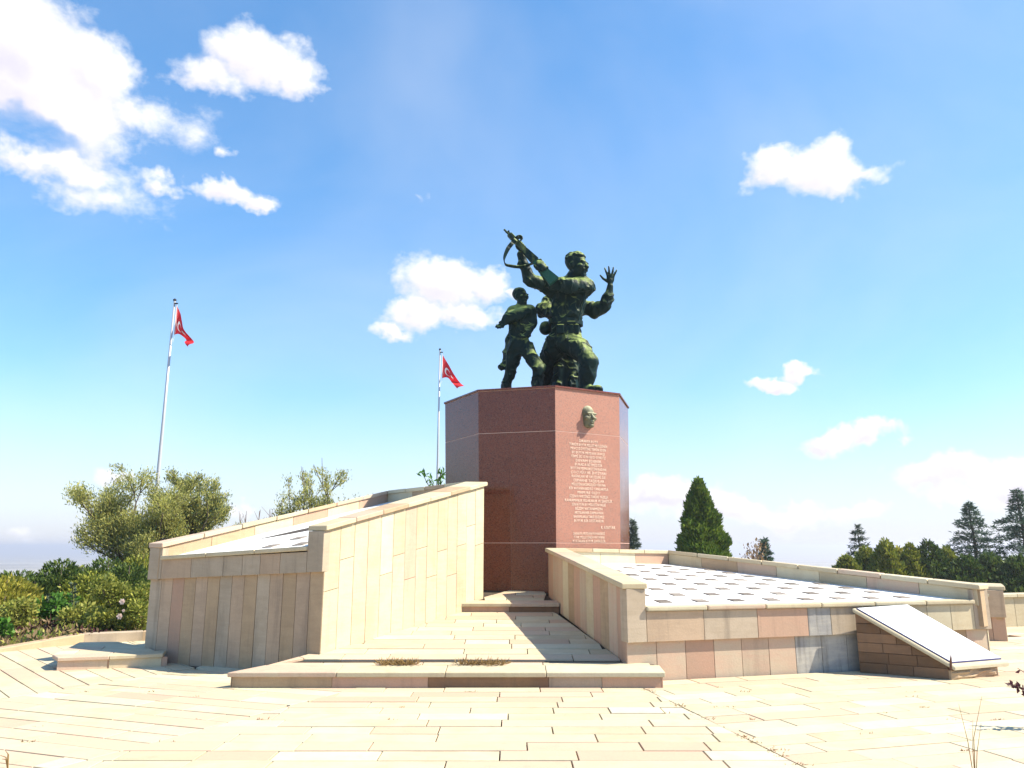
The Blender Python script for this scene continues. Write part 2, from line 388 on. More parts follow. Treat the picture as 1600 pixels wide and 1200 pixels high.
PAVEPINK = stone('paving_pink', (.55,.42,.30), (.52,.41,.275), stain=.10); PAVEROSE = stone('paving_rose', (.53,.37,.26), (.50,.39,.265))
PAVE = [CREAM]*8+[CREAM2]*5+[PAVEPINK]*4+[PAVEROSE]*3
def tiles_for(sector, ang, w, zf, seed, lens=(.62,.95,1.25), gap=.011, origin=(0,0)):
    """rows of paving stones laid at an angle and cut to a convex sector"""
    rnd = random.Random(seed); sector = inset_plan(ccw(sector), gap*.5)
    ca, sa = math.cos(ang), math.sin(ang); T = []
    loc = [((x-origin[0])*ca+(y-origin[1])*sa, -(x-origin[0])*sa+(y-origin[1])*ca) for x, y in sector]
    u0, u1 = min(p[0] for p in loc), max(p[0] for p in loc); v0, v1 = min(p[1] for p in loc), max(p[1] for p in loc)
    k = math.floor(v0/w)
    while k*w < v1:
        u = u0-rnd.random()*1.2
        while u < u1:
            ln = rnd.choice(lens)*(0.85+.3*rnd.random())
            gv = .014; q = [(u+gap/2, k*w+gv/2), (u+ln-gap/2, k*w+gv/2), (u+ln-gap/2, (k+1)*w-gv/2), (u+gap/2, (k+1)*w-gv/2)]
            q = [(origin[0]+x*ca-y*sa, origin[1]+x*sa+y*ca) for x, y in q]
            q = clip_poly(q, sector); u += ln
            if len(q) < 3 or area(q) < .012: continue
            dz = (rnd.random()-.5)*.006; tx, ty = (rnd.random()-.5)*.003, (rnd.random()-.5)*.003
            cx = sum(p[0] for p in q)/len(q); cy = sum(p[1] for p in q)/len(q)
            T.append(([(x, y, zf(x, y)+dz+(x-cx)*tx+(y-cy)*ty) for x, y in q], rnd.choice(PAVE), (cx, cy)))
        k += 1
    return T
def px_size(poly):
    xs, ys = [], []
    for x, y, z in poly:
        d = y*CP+(z-CAMZ)*SP
        if d < .3: return 0
        xs.append(800+1200*x/d); ys.append(600-1200*((z-CAMZ)*CP-y*SP)/d)
    if max(xs) < 0 or min(xs) > 1600 or min(ys) > 1200: return 0
    return (min(max(xs), 1600)-max(min(xs), 0))*(min(max(ys), 1200)-min(ys))
def lay(T, parent, limit, th=.03, ch=.003):
    T = sorted(T, key=lambda t: -px_size(t[0])); rest = {}
    for i, (q, m, c) in enumerate(T):
        if i < limit and px_size(q) > 25: slab('paving_stone', q, th, ch, m, parent)
        else: rest.setdefault(m.name, []).append((slab_geo(q, th, ch), m))
    if rest:
        me = None; V, F, I, mats = [], [], [], []
        for k, lst in rest.items():
            mats.append(lst[0][1])
            for (v, f), _ in lst:
                o = len(V); V += v; F += [[i+o for i in q] for q in f]; I += [len(mats)-1]*len(f)
        o = obj('paving', V, F, mats[0], parent, kind='stuff')
        for m in mats[1:]: o.data.materials.append(m)
        o.data.polygons.foreach_set('material_index', np.array(I, dtype=np.int32))
def plaza():
    out = [(-11,4),(-9.2,11.2),(-8.05,12.75),(-6.7,14.3),(-6.6,20),(0,23.5),(8,22),(15.5,17.2),(16,4),(10,0.5),(-6,.5)]
    bed = obj('plaza', [(x, y, -.022) for x, y in ccw(out)], [list(range(len(out)))], GROUT, kind='structure')
    outc = ccw(out)
    flat = lambda x, y: 0.0
    b1, b0 = (1.52,9.5), (2.85,2.7)        # mitre to the right of the central field
    c1, c0 = (-1.80,9.5), (-4.9,2.9)       # mitre to its left
    d1, d0 = (-4.3,10.9), (-7.6,5.2)       # second mitre on the left
    sect = [([c0, b0, b1, c1], 0.0, (0,9.5)),
            ([b0, (16,.5), (16,17.2), (8,22), (1.52,22), b1], R(15.5), (1.89,9.99)),
            ([d0, c0, c1, d1], R(-20), (-4.64,11.13)), ([d1, c1, (-1.8,11.5), (-4.3,12.5)], R(-20), (-4.64,11.13)),
            ([(-11.5,4), d0, d1, (-9.8,18)], R(-48), (-6,10.75)), ([d1, (-4.3,16), (-9.8,18)], R(-48), (-6,10.75))]
    T = []
    for i, (poly, a, o) in enumerate(sect):
        T += tiles_for(poly, a, .285, flat, 11+i, origin=o) if i != 99 else []
    keep = []
    for q, m, c in T:
        if inside(c, LEFT_PLAN) or inside(c, RIGHT_PLAN) or inside(c, THIRD_PLAN): continue
        if not in_poly(c, outc): continue
        if -2.6 < c[0] < 1.1 and 9.75 < c[1] < 14: continue
        keep.append((q, m, c))
    lay(keep, bed, 295)
plaza()

# ------------------------------------------------------------------ ramp, steps, side platform
G = .095
def zr(x, y): return .17+G*(max(y, 9.5)-9.5)
def zu(x, y): return .675+G*(max(y, 13.39)-13.39)
def ramp():
    P = ccw([(-3.28,9.50),(1.75,9.50),(1.75,9.96),(1.41,9.95),(.73,13.5),(-.80,13.5),(-2.50,10.42)])
    top = [(x, y, zr(x, y)-.025) for x, y in P]; V = [(x, y, -.05) for x, y in P]
    core = hexa('ramp', V, top, GROUT, kind='structure')
    # nosing stones along the front and riser slabs under them
    xs = [-3.32,-2.05,-.78,.40,1.79]
    for i in range(4):
        a, b = xs[i]+.003, xs[i+1]-.003
        x0l = -.30*0
        bl = [(a, 9.455, .118), (b, 9.455, .118), (b, 9.82, .118), (a+(.32 if i == 0 else 0), 9.82, .118)]
        hexa('nosing_stone', bl, [(x, y, zr(x, y)+.002) for x, y, z in bl], [PINK, CREAM, CREAM, CREAM2][i], core, bev=.010, seg=2)
    xs = [-3.27,-2.1,-.98,.43,1.05,1.74]
    for i in range(5):
        a, b = xs[i]+.002, xs[i+1]-.002
        slab('riser_stone', [(a,9.485,-.02),(b,9.485,-.02),(b,9.485,.117),(a,9.485,.117)], .03, .002, [TAN, ROSE, BROWN2, GREY, ROSE][i], core)
    slab('riser_stone', [(1.762,9.485,-.02),(1.762,9.98,-.02),(1.762,9.98,.117),(1.762,9.485,.117)], .02, .002, ROSE, core)
    slab('riser_stone', [(-2.62,10.42,-.02),(-3.285,9.49,-.02),(-3.285,9.49,.117),(-2.62,10.42,.2)], .02, .002, TAN, core)
    body = [(-2.97,9.822),(1.78,9.822),(1.78,9.97),(1.41,9.93),(.73,13.40),(-.84,13.40),(-2.47,10.37),(-2.60,10.40)]
    T = []
    for sec in ([(-3.0,9.822),(1.78,9.822),(1.78,9.96),(1.40,9.96),(1.40,10.0),(-2.45,10.0)], ):
        pass
    T += tiles_for([(-2.985,9.822),(1.78,9.822),(1.73,9.96),(1.40,9.96),(-2.70,10.30)], 0, .29, zr, 31, origin=(0,9.822))
    T2 = tiles_for([(-2.62,10.112),(1.37,10.112),(.72,13.385),(-.85,13.385)], 0, .29, zr, 32, origin=(0,9.822))
    T = [t for t in T if t[2][1] < 10.112]+T2
    # left wedge between the wall foot and the platform end
    T += tiles_for([(-2.95,9.84),(-2.66,10.12),(-2.47,10.37),(-2.62,10.40)], R(45), .29, zr, 33)
    lay(T, core, 290)
    # upper step
    P = ccw([(-.84,13.42),(.735,13.42),(.64,14.4),(.75,15.4),(-.62,15.4),(-.52,14.05)])
    up = hexa('upper_step', [(x, y, .1) for x, y in P], [(x, y, zu(x, y)-.02) for x, y in P], GROUT, kind='structure')
    for a, b, m in ((-.86,-.02,CREAM),(-.016,.80,PINK)):
        bl = [(a, 13.37, .622), (b, 13.37, .622), (b-.03 if b > .5 else b, 13.70, .64), (a+(.15 if a < -.5 else 0), 13.70, .64)]
        hexa('nosing_stone', bl, [(x, y, zu(x, y)+.003) for x, y, z in bl], m, up, bev=.010, seg=2)
    for a, b, m in ((-.845,-.05,ROSE),(-.046,.79,BROWN2)):
        slab('riser_stone', [(a,13.405,.5),(b,13.405,.5),(b,13.405,.621),(a,13.405,.621)], .02, .002, m, up)
    lay(tiles_for([(-.69,13.705),(.67,13.705),(.62,14.4),(.70,15.2),(-.60,15.2),(-.50,14.05)], 0, .29, zu, 35, origin=(0,13.705)), up, 20)
ramp()
def side_platform():
    P = ccw([(-6.0,10.75),(-4.70,11.13),(-5.1,11.6),(-5.75,12.3),(-6.55,12.2)])
    zf = lambda x, y: .165+.02*max(0, (y-10.9))
    core = hexa('side_platform', [(x, y, -.05) for x, y in inset_plan(P, .03)], [(x, y, zf(x, y)-.05) for x, y in inset_plan(P, .03)], ROSE, kind='structure')
    A, B = Vector((-6.03,10.72)), Vector((-4.79,11.09)); d = (B-A).normalized(); nn = Vector((-d.y, d.x))
    for s0, s1, m in ((0,.62,PINK),(.625,1.29,CREAM)):
        a, b = A+d*s0, A+d*s1
        q = [(a.x, a.y), (b.x, b.y), (b+nn*.33).to_tuple(), (a+nn*.33+(d*.12 if s0 == 0 else d*0)).to_tuple()]
        if s0 == 0: q[3] = (a+nn*.33+d*-.14).to_tuple()
        hexa('nosing_stone', [(x, y, zf(x, y)-.049) for x, y in q], [(x, y, zf(x, y)+.002) for x, y in q], m, core, bev=.008)
        a, b = a-nn*-.03, b-nn*-.03
        slab('riser_stone', [(a.x,a.y,-.02),(b.x-.02,b.y,-.02),(b.x-.02,b.y,zf(b.x,b.y)-.05),(a.x,a.y,zf(a.x,a.y)-.05)], .02, .002, m, core)
    q = ccw([(A+nn*.335+d*-.14).to_tuple(), (B+nn*.335).to_tuple(), (-5.33,11.75), (-5.75,12.3), (-6.56,12.2)])
    lay(tiles_for(q, math.atan2(d.y, d.x), .33, zf, 41, origin=A.to_tuple()), core, 30)
    # low planter kerb at the edge of the plaza
    k = thing('planter_kerb', 'low bent stone kerb in front of the shrub bed on the left', 'kerb')
    pts = [(-8.1,12.55),(-7.35,13.75),(-6.5,14.15),(-5.9,14.35)]
    for i in range(3):
        a, b = Vector(pts[i]), Vector(pts[i+1]); dd = (b-a).normalized(); m = Vector((-dd.y, dd.x))*.11
        z0, z1 = (.05,.16,.16,.15)[i], (.05,.16,.16,.15)[i+1]
        q = [a-m, b-m, b+m, a+m]
        hexa('kerb_stone', [(p.x, p.y, -.1) for p in q], [(q[0].x,q[0].y,z0),(q[1].x,q[1].y,z1),(q[2].x,q[2].y,z1),(q[3].x,q[3].y,z0)], [TAN, GREY, TAN][i], k, bev=.01)
side_platform()

# ------------------------------------------------------------------ the walled blocks
def lerp(a, b, t): return a+(b-a)*t
def block(name, label, near_in, near_out, far_out, far_in, zc, zlip, zband, zbase, th, n_in, n_out, n_front, band_cuts, reveal,
          mats_in, mats_front, mats_band, seed, split=True, plates=None, copings=7):
    """a sandstone block: two sloping side walls and a back wall with copings, round a tilted white slab of name plates
    that runs down to a lip over the front. zc: coping heights (near_in, near_out, far_out, far_in); zlip, zband: at near_in, near_out"""
    rnd = random.Random(seed)
    root = thing(name, label, 'memorial wall')
    C = sum((Vector(p) for p in (near_in, near_out, far_out, far_in)), Vector((0,0)))/4
    def outn(a, b):
        d = (Vector(b)-Vector(a)).normalized(); n = Vector((d.y, -d.x))
        return n if n.dot((Vector(a)+Vector(b))/2-C) > 0 else -n
    # core
    pl = [near_in, near_out, far_out, far_in]; zs = [zlip[0]-.06, zlip[1]-.06, zc[2]-reveal-.03, zc[3]-reveal-.03]
    if area(pl) < 0: pl, zs = pl[::-1], zs[::-1]
    ins = inset_plan(pl, .035)
    hexa('wall_core', [(x, y, -.05) for x, y in ins], [(ins[i][0], ins[i][1], zs[i]) for i in range(4)], DARKJOINT, root)
    # parapet walls (side, back, side) as mitred strips
    line = [near_in, far_in, far_out, near_out]; zl = [zc[0], zc[3], zc[2], zc[1]]
    def offset(dist, ext=0.0):
        out = []
        for i in range(4):
            p = Vector(line[i])
            if i == 0: n = outn(line[0], line[1]); d = (Vector(line[1])-Vector(line[0])).normalized(); out.append(p+n*dist-d*ext); continue
            if i == 3: n = outn(line[2], line[3]); d = (Vector(line[3])-Vector(line[2])).normalized(); out.append(p+n*dist+d*ext); continue
            n1, n2 = outn(line[i-1], line[i]), outn(line[i], line[i+1]); out.append(p+(n1+n2)*(dist/(1+n1.dot(n2))))
        return out
    oo, ii = offset(-.035, .03), offset(-th+.03, .03)
    for s in range(3):
        zb = [zs_ for zs_ in (zl[s]-reveal-.35, zl[s+1]-reveal-.35)]
        q = [oo[s], oo[s+1], ii[s+1], ii[s]]; z0 = [zb[0], zb[1], zb[1], zb[0]]; z1 = [zl[s]-.065, zl[s+1]-.065, zl[s+1]-.065, zl[s]-.065]
        if area([p.to_tuple() for p in q]) < 0: q, z0, z1 = q[::-1], z0[::-1], z1[::-1]
        hexa('parapet_core', [(p.x, p.y, z) for p, z in zip(q, z0)], [(p.x, p.y, z) for p, z in zip(q, z1)], TAN, root)
    # inner faces of the parapets
    ip = offset(-th)
    for s in range(3):
        a, b = ip[s], ip[s+1]; ln = (b-a).length; nseg = max(2, round(ln/.85)); n = -outn(line[s], line[s+1])
        for k in range(nseg):
            t0, t1 = k/nseg, (k+1)/nseg; p, q = a+(b-a)*(t0)+ (b-a).normalized()*.003, a+(b-a)*t1-(b-a).normalized()*.003
            zt0, zt1 = lerp(zl[s], zl[s+1], t0)-.068, lerp(zl[s], zl[s+1], t1)-.068
            pts = [(p.x, p.y, zt0-reveal), (q.x, q.y, zt1-reveal), (q.x, q.y, zt1), (p.x, p.y, zt0)]
            e = Vector(pts[1])-Vector(pts[0]); 
            if e.cross(Vector((0,0,1))).dot(Vector((n.x, n.y, 0))) < 0: pts = [pts[1], pts[0], pts[3], pts[2]]
            slab('parapet_stone', pts, .028, .003, rnd.choice([CREAM, PINK, TAN, TAN, ROSE, CREAM2]), root)
    # copings
    co, ci = offset(.055, .05), offset(-th-.035, .05)
    for s in range(3):
        ln = (Vector(line[s+1])-Vector(line[s])).length; nseg = copings if s == 0 else max(3, round(ln/.72))
        for k in range(nseg):
            t0, t1 = k/nseg+.0012*(k > 0), (k+1)/nseg-.0012*(k < nseg-1)
            q = [co[s].lerp(co[s+1], t0), co[s].lerp(co[s+1], t1), ci[s].lerp(ci[s+1], t1), ci[s].lerp(ci[s+1], t0)]
            z = [lerp(zl[s], zl[s+1], t0), lerp(zl[s], zl[s+1], t1)]; z = [z[0], z[1], z[1], z[0]]
            if area([p.to_tuple() for p in q]) < 0: q, z = q[::-1], z[::-1]
            j = (rnd.random()-.5)*.006
            hexa('coping_stone', [(p.x, p.y, zz-.068+j) for p, zz in zip(q, z)], [(p.x, p.y, zz+j) for p, zz in zip(q, z)],
                 rnd.choice([CREAM, CREAM, CREAM2, PINK, TAN]), root, bev=.009)
    # side facing panels
    def face(a, b, za, zb_, zbase_f, cnt, mats, split, cuts=None, push=0.0):
        a, b = Vector(a), Vector(b); n = outn(a, b); d = (b-a).normalized(); ln = (b-a).length
        ts = cuts or [k/cnt for k in range(cnt+1)]
        prev = None
        for k in range(len(ts)-1):
            t0, t1 = ts[k], ts[k+1]; m0 = rnd.random()*.004+push
            p, q = a+(b-a)*t0+d*.003+n*m0, a+(b-a)*t1-d*.003+n*m0
            z00, z01 = zbase_f(p), zbase_f(q); z10, z11 = lerp(za, zb_, t0)-.062, lerp(za, zb_, t1)-.062
            hs = [0, 1]
            if split and rnd.random() < .92:
                f = rnd.uniform(.32, .75)
                if prev and abs(f-prev) < .12: f = prev+.22 if prev < .55 else prev-.22
                prev = f; hs = [0, f, 1]
            for h in range(len(hs)-1):
                g0, g1 = (.0 if h == 0 else .003), (.004 if h < len(hs)-2 else 0)
                pts = [(p.x, p.y, lerp(z00, z10, hs[h])+g0), (q.x, q.y, lerp(z01, z11, hs[h])+g0), (q.x, q.y, lerp(z01, z11, hs[h+1])-g1), (p.x, p.y, lerp(z00, z10, hs[h+1])-g1)]
                e = Vector(pts[1])-Vector(pts[0])
                if e.cross(Vector((0,0,1))).dot(Vector((n.x, n.y, 0))) < 0: pts = [pts[1], pts[0], pts[3], pts[2]]
                m = mats[k % len(mats)] if isinstance(mats, list) and len(mats) >= cnt else rnd.choice(mats)
                if len(hs) == 3 and h == 1 and rnd.random() < .75: m = rnd.choice([CREAM, CREAM2, CREAM, PINK])
                slab('facing_stone', pts, .032, .003, m, root)
    face(near_in, far_in, zc[0], zc[3], zbase, n_in, mats_in, split)
    flat = lambda p: -.02
    face(far_in, far_out, zc[3], zc[2], flat, 8, [CREAM, TAN, PINK], False)
    face(far_out, near_out, zc[2], zc[1], flat, n_out, [CREAM, PINK, CREAM2, TAN], split)
    # front: lower stones, projecting band, lip
    face(near_in, near_out, zband[0]+.10, zband[1]+.10, flat, n_front, mats_front, False)
    a, b = Vector(near_in), Vector(near_out); n = outn(a, b); d = (b-a).normalized(); ln = (b-a).length
    di = (Vector(far_in)-a).normalized(); do = (Vector(far_out)-b).normalized()
    pier_i, pier_o = (th+.02)/max(.4, abs(di.x*d.y-di.y*d.x)), (th+.02)/max(.4, abs(do.x*d.y-do.y*d.x))
    A, B = a+n*.055-d*.012, b+n*.055+d*.012
    ts = [0, pier_i/ln]+[pier_i/ln+c*(1-(pier_i+pier_o)/ln) for c in band_cuts]+[1-pier_o/ln, 1]
    for k in range(len(ts)-1):
        p, q = A.lerp(B, ts[k])+d*.0025, A.lerp(B, ts[k+1])-d*.0025
        pier = k in (0, len(ts)-2)
        top = (lambda t: lerp(zc[0], zc[1], round(t))-.07) if pier else (lambda t: lerp(zlip[0], zlip[1], t)-.062)
        z = [lerp(zband[0], zband[1], ts[k]), lerp(zband[0], zband[1], ts[k+1])]
        zt = [top(ts[k]), top(ts[k+1])]
        if pier: zt = [(zc[0] if k == 0 else zc[1])-.07]*2
        qd = [p, q, q-n*.085, p-n*.085]
        zz = [z[0], z[1], z[1], z[0]]; zzt = [zt[0], zt[1], zt[1], zt[0]]
        if pier:
            qd = [p, q, q-n*.2, p-n*.2]
        if area([v.to_tuple() for v in qd]) < 0: qd, zz, zzt = qd[::-1], zz[::-1], zzt[::-1]
        hexa('band_stone', [(v.x, v.y, h) for v, h in zip(qd, zz)], [(v.x, v.y, h) for v, h in zip(qd, zzt)], mats_band[k % len(mats_band)], root, bev=.004)
    nl = max(3, round(ln/.95))
    A2, B2 = a+n*.095+d*(pier_i-.02), b+n*.095-d*(pier_o-.02)
    for k in range(nl):
        t0, t1 = k/nl+.0015, (k+1)/nl-.0015; p, q = A2.lerp(B2, t0), A2.lerp(B2, t1)
        z = [lerp(zlip[0], zlip[1], t0), lerp(zlip[0], zlip[1], t1)]; z = [z[0], z[1], z[1], z[0]]
        qd = [p, q, q-n*.24, p-n*.24]
        if area([v.to_tuple() for v in qd]) < 0: qd, z = qd[::-1], z[::-1]
        hexa('lip_stone', [(v.x, v.y, h-.058) for v, h in zip(qd, z)], [(v.x, v.y, h) for v, h in zip(qd, z)], rnd.choice([CREAM, PINK, CREAM2]), root, bev=.016, seg=2)
    # the white slab with rows of name plates
    f0, f1 = a-n*.13, b-n*.13
    e0, e1 = ip[1], ip[2]
    q0 = f0+d*(pier_i-.03); q1 = f1-d*(pier_o-.03)
    zq = [zlip[0]-.006, zlip[1]-.006, zl[2]-.068-reveal+.02, zl[1]-.068-reveal+.02]
    quad = [(q0.x, q0.y, zq[0]), (q1.x, q1.y, zq[1]), (e1.x, e1.y, zq[2]), (e0.x, e0.y, zq[3])]
    def bil(u, v):
        p = Vector(quad[0]).lerp(Vector(quad[1]), u); r = Vector(quad[3]).lerp(Vector(quad[2]), u); return p.lerp(r, v)
    gn = 8; V = [bil(i/gn, j/gn) for j in range(gn+1) for i in range(gn+1)]
    F = [[j*(gn+1)+i, j*(gn+1)+i+1, (j+1)*(gn+1)+i+1, (j+1)*(gn+1)+i] for j in range(gn) for i in range(gn)]
    if area([quad[i][:2] for i in range(4)]) < 0: F = [f[::-1] for f in F]
    slab_o = obj('white_slab', V, F, WHITE, root, smooth=True)
    if plates:
        # square plates in rows parallel to the lip
        pn = -n
        def zat(P):
            # invert roughly: distance from the lip, position along it
            best = None
            v = .5; u = .5
            for _ in range(14):
                w = bil(u, v); du = bil(u+.01, v)-w; dv = bil(u, v+.01)-w
                ex, ey = P.x-w.x, P.y-w.y; det = du.x*dv.y-du.y*dv.x
                u += .01*(ex*dv.y-ey*dv.x)/det; v += .01*(du.x*ey-du.y*ex)/det
            return u, v, bil(u, v).z
        step_a, step_b, sz, amax = plates
        row = 0; bb = .38
        while bb < 6.5:
            aa = .22+.07*row*0
            while aa < min(ln, amax):
                ctr = a+d*(aa-.15*bb+.0)+pn*bb
                cs = [ctr+d*sx*sz/2+pn*sy*sz/2 for sx, sy in ((-1,-1),(1,-1),(1,1),(-1,1))]
                uv = [zat(c) for c in cs]
                if all(.02 < u < .98 and .02 < v < .975 for u, v, z in uv):
                    pts = [(c.x, c.y, w[2]+.012) for c, w in zip(cs, uv)]
                    if area([p[:2] for p in pts]) < 0: pts = pts[::-1]
                    slab('name_plate', pts, .014, .002, PLATE, root)
                aa += step_a
            bb += step_b; row += 1
    return root
zramp = lambda p: zr(p.x, p.y)-.03
PANELROSE = stone('panel_rose', (.50,.36,.25), (.54,.44,.31))
LM = [CREAM, CREAM2, CREAM, PANELROSE, CREAM2, PANELROSE, PINK, PANELROSE, CREAM, CREAM, PINK, CREAM, CREAM2, CREAM]
block('memorial_block', 'tall left sandstone block with sloping walls rising to the pedestal', N, L, V_, F_,
      (1.88,1.66,2.72,2.76), (1.615,1.475), (1.285,1.135), zramp, .24, 14, 15, 14, [.17,.30,.42,.55,.78], .18,
      LM, [TAN, WARMGREY, TAN, WARMGREY, GREY, TAN, WARMGREY, GREY, TAN, WARMGREY, TAN, ROSE, WARMGREY, GREY], [GREY, GREY, WARMGREY, GREY, GREY, GREY, WARMGREY], 3, True, (.54,.5,.185,1.45))
RM = [ROSE, PINK, TAN, ROSE, CREAM, PINK, ROSE, TAN, CREAM2, PINK, PINK, ROSE]
block('memorial_block', 'lower right sandstone block beneath wide white slab with rows of dark plates', N2, R2, V2, F2,
      (1.16,1.08,1.54,1.59), (.88,.875), (.455,.47), zramp, .24, 12, 13, 14, [.157,.31,.46,.53,.64,.74,.84,.92], .22,
      RM, [PINK, PINK, ROSE, PINK, PINK, PINK, STAINED, STAINED, STAINED, GREY, CREAM, TAN, TAN, PINK],
      [GREY, WARMGREY, GREY, ROSE, STAINED, GREY, CREAM, CREAM, CREAM2, CREAM], 5, False, (.54,.5,.175,99), copings=6)
block('memorial_block', 'narrow shaded end of a third sandstone block past the right corner', K2, K1, K4, K3,
      (.93,.95,.95,.93), (.80,.80), (.40,.40), lambda p: -.03, .22, 8, 8, 5, [.5], .22,
      [CREAM, PINK], [ROSE, TAN], [WARMGREY, TAN], 8, False, None)
def far_wall():
    w = thing('boundary_wall', 'low pale panelled stone wall at the far right edge of the plaza', 'wall')
    A, B = Vector((9.6,16.3)), Vector((16.5,18.2)); d = (B-A).normalized(); n = Vector((d.y, -d.x))
    q = [A-n*.03, B-n*.03, B-n*.25, A-n*.25]
    hexa('wall_core', [(p.x, p.y, -.1) for p in q], [(p.x, p.y, .58) for p in q], DARKJOINT, w)
    k = 0; s = 0
    while s < (B-A).length:
        p, e = A+d*(s+.002), A+d*(s+.42)
        slab('facing_stone', [(p.x,p.y,-.05),(e.x,e.y,-.05),(e.x,e.y,.58),(p.x,p.y,.58)], .03, .003, random.choice([CREAM, CREAM2, CREAM, PINK]), w); s += .425
    s = 0
    while s < (B-A).length:
        q = [A+d*(s+.002)+n*.05, A+d*(s+.9)+n*.05, A+d*(s+.9)-n*.3, A+d*(s+.002)-n*.3]
        hexa('coping_stone', [(p.x,p.y,.585) for p in q], [(p.x,p.y,.655) for p in q], random.choice([CREAM, CREAM2]), w, bev=.008); s += .903
far_wall()

# ------------------------------------------------------------------ sloping display desk at the right
def desk():
    r = thing('display_desk', 'brown stone desk with sloping white board against the right block', 'information board')
    TL, TR, BL, BR = Vector((4.55,10.60)), Vector((5.35,10.87)), Vector((5.40,10.03)), Vector((6.18,10.36))
    zt, zb = .80, .21
    q = ccw([p.to_tuple() for p in (BL, BR, TR, TL)])
    zz = {BL.to_tuple(): zb, BR.to_tuple(): zb, TR.to_tuple(): zt-.03, TL.to_tuple(): zt-.03}
    ins = inset_plan(q, .04)
    hexa('desk_core', [(x, y, -.03) for x, y in ins], [(ins[i][0], ins[i][1], zz[q[i]]-.07) for i in range(4)], DARKJOINT, r)
    # courses of stones on the left flank and on the front
    d = BL-TL; ln = d.length; rnd = random.Random(4)
    def top(t): return lerp(zt, zb, t)-.045
    edges = [0, .13, .26, .38, .50, .62, .74]
    for c in range(6):
        z0, z1 = edges[c], edges[c+1]; u = 0
        while u < ln-.02:
            w = min(rnd.uniform(.28, .5), ln-u); 
            if ln-u-w < .12: w = ln-u
            t0, t1 = (u+.0015)/ln, (u+w-.0015)/ln
            # cut by the slope
            ly = clip_poly([(t0, z0+.0015), (t1, z0+.0015), (t1, z1-.0015), (t0, z1-.0015)], [(0,-1),(1,-1),(1,top(1)),(0,top(0))])
            u += w
            if len(ly) < 3 or area(ly)*ln < .0012: continue
            off = Vector((d.y, -d.x)).normalized()*-(rnd.random()*.012)
            off = Vector((-d.y, d.x)).normalized(); off = off if off.x < 0 else -off; off = off*(rnd.random()*.014)
            pts = [(TL.x+d.x*t+off.x, TL.y+d.y*t+off.y, z) for t, z in ly]
            nrm = (Vector(pts[1])-Vector(pts[0])).cross(Vector(pts[2])-Vector(pts[0]))
            if nrm.dot(Vector((-1,-1,0))) < 0: pts = pts[::-1]
            slab('stone_course', pts, .05, .005, rnd.choice([BROWN, BROWN, BROWN, BROWN2, BROWN2]), r)
    f = BR-BL; nf = Vector((f.y, -f.x)).normalized()
    def rough_block(t0, t1, z0, z1, push, mat):
        a, b = BL+f*t0, BL+f*t1; nu, nv = 9, 4; V = []; 
        for j in range(nv+1):
            for i in range(nu+1):
                p = a.lerp(b, i/nu); z = lerp(z0, z1, j/nv); e = push+(0 if (i in (0, nu) or j in (0, nv)) else rnd.uniform(.0, .035))
                V.append((p.x+nf.x*e, p.y+nf.y*e, z))
        k = len(V)
        for (i, j) in ((0,0),(nu,0),(nu,nv),(0,nv)):
            p = a.lerp(b, i/nu); V.append((p.x-nf.x*.06, p.y-nf.y*.06, lerp(z0, z1, j/nv)))
        F = [[j*(nu+1)+i, j*(nu+1)+i+1, (j+1)*(nu+1)+i+1, (j+1)*(nu+1)+i] for j in range(nv) for i in range(nu)]
        F += [[k, k+1]+list(range(nu, -1, -1)), [k+1, k+2]+[j*(nu+1)+nu for j in range(nv, -1, -1)], [k+2, k+3]+list(range(nv*(nu+1), nv*(nu+1)+nu+1)), [k+3, k]+[j*(nu+1) for j in range(nv+1)]]
        obj('rough_stone', V, F, mat, r)
    rough_block(.0, 1.0, 0, .11, .03, TAN)
    slab('stone_course', [(BL.x+f.x*.03, BL.y+f.y*.03, .115), (BL.x+f.x*.97, BL.y+f.y*.97, .115), (BL.x+f.x*.97, BL.y+f.y*.97, .19), (BL.x+f.x*.03, BL.y+f.y*.03, .19)], .04, .004, BROWN2, r)
    # slab under the board, then the board with a thin dark edge
    dn = d.normalized(); fn = f.normalized()
    def sheet(name, grow_d0, grow_d1, grow_f0, grow_f1, z0, z1, mat, bev=0.0):
        q = [TL-dn*grow_d0-fn*grow_f0, BL+dn*grow_d1-fn*grow_f0, BL+f+dn*grow_d1+fn*grow_f1, TL+f-dn*grow_d0+fn*grow_f1]
        q[3] = TR-dn*grow_d0*.3+fn*grow_f1
        zs = [zt+(zt-zb)/ln*grow_d0, zb-(zt-zb)/ln*grow_d1, zb-(zt-zb)/ln*grow_d1, zt]
        hexa(name, [(p.x, p.y, z+z0) for p, z in zip(q, zs)], [(p.x, p.y, z+z1) for p, z in zip(q, zs)], mat, r, bev)
    sheet('desk_slab', .0, .10, .05, .10, -.04, .012, CREAM2, .01)
    sheet('board_edge', -.03, .05, .01, .05, .014, .028, BOARDEDGE)
    sheet('board', -.04, .042, .002, .042, .0285, .034, BOARD)
    # faint printed lines on the board
    def on(t, s): 
        p = TL+d*t+f*s; return Vector((p.x, p.y, lerp(zt, zb, t)+.0355))
    V, F = [], []
    for i in range(15):
        t = .30+.045*i; s0, s1 = (.14, rnd.uniform(.5, .82))
        if i in (0, 1): s0, s1 = .3, .6
        if i > 6: s0, s1 = .38, rnd.uniform(.6,.85)
        s = s0
        while s < s1:
            w = rnd.uniform(.015, .05); k = len(V); V += [on(t, s), on(t+.014, s), on(t+.014, s+w), on(t, s+w)]; F.append([k, k+1, k+2, k+3]); s += w+.008
    obj('board_print', V, F, PRINT, r, kind='stuff')
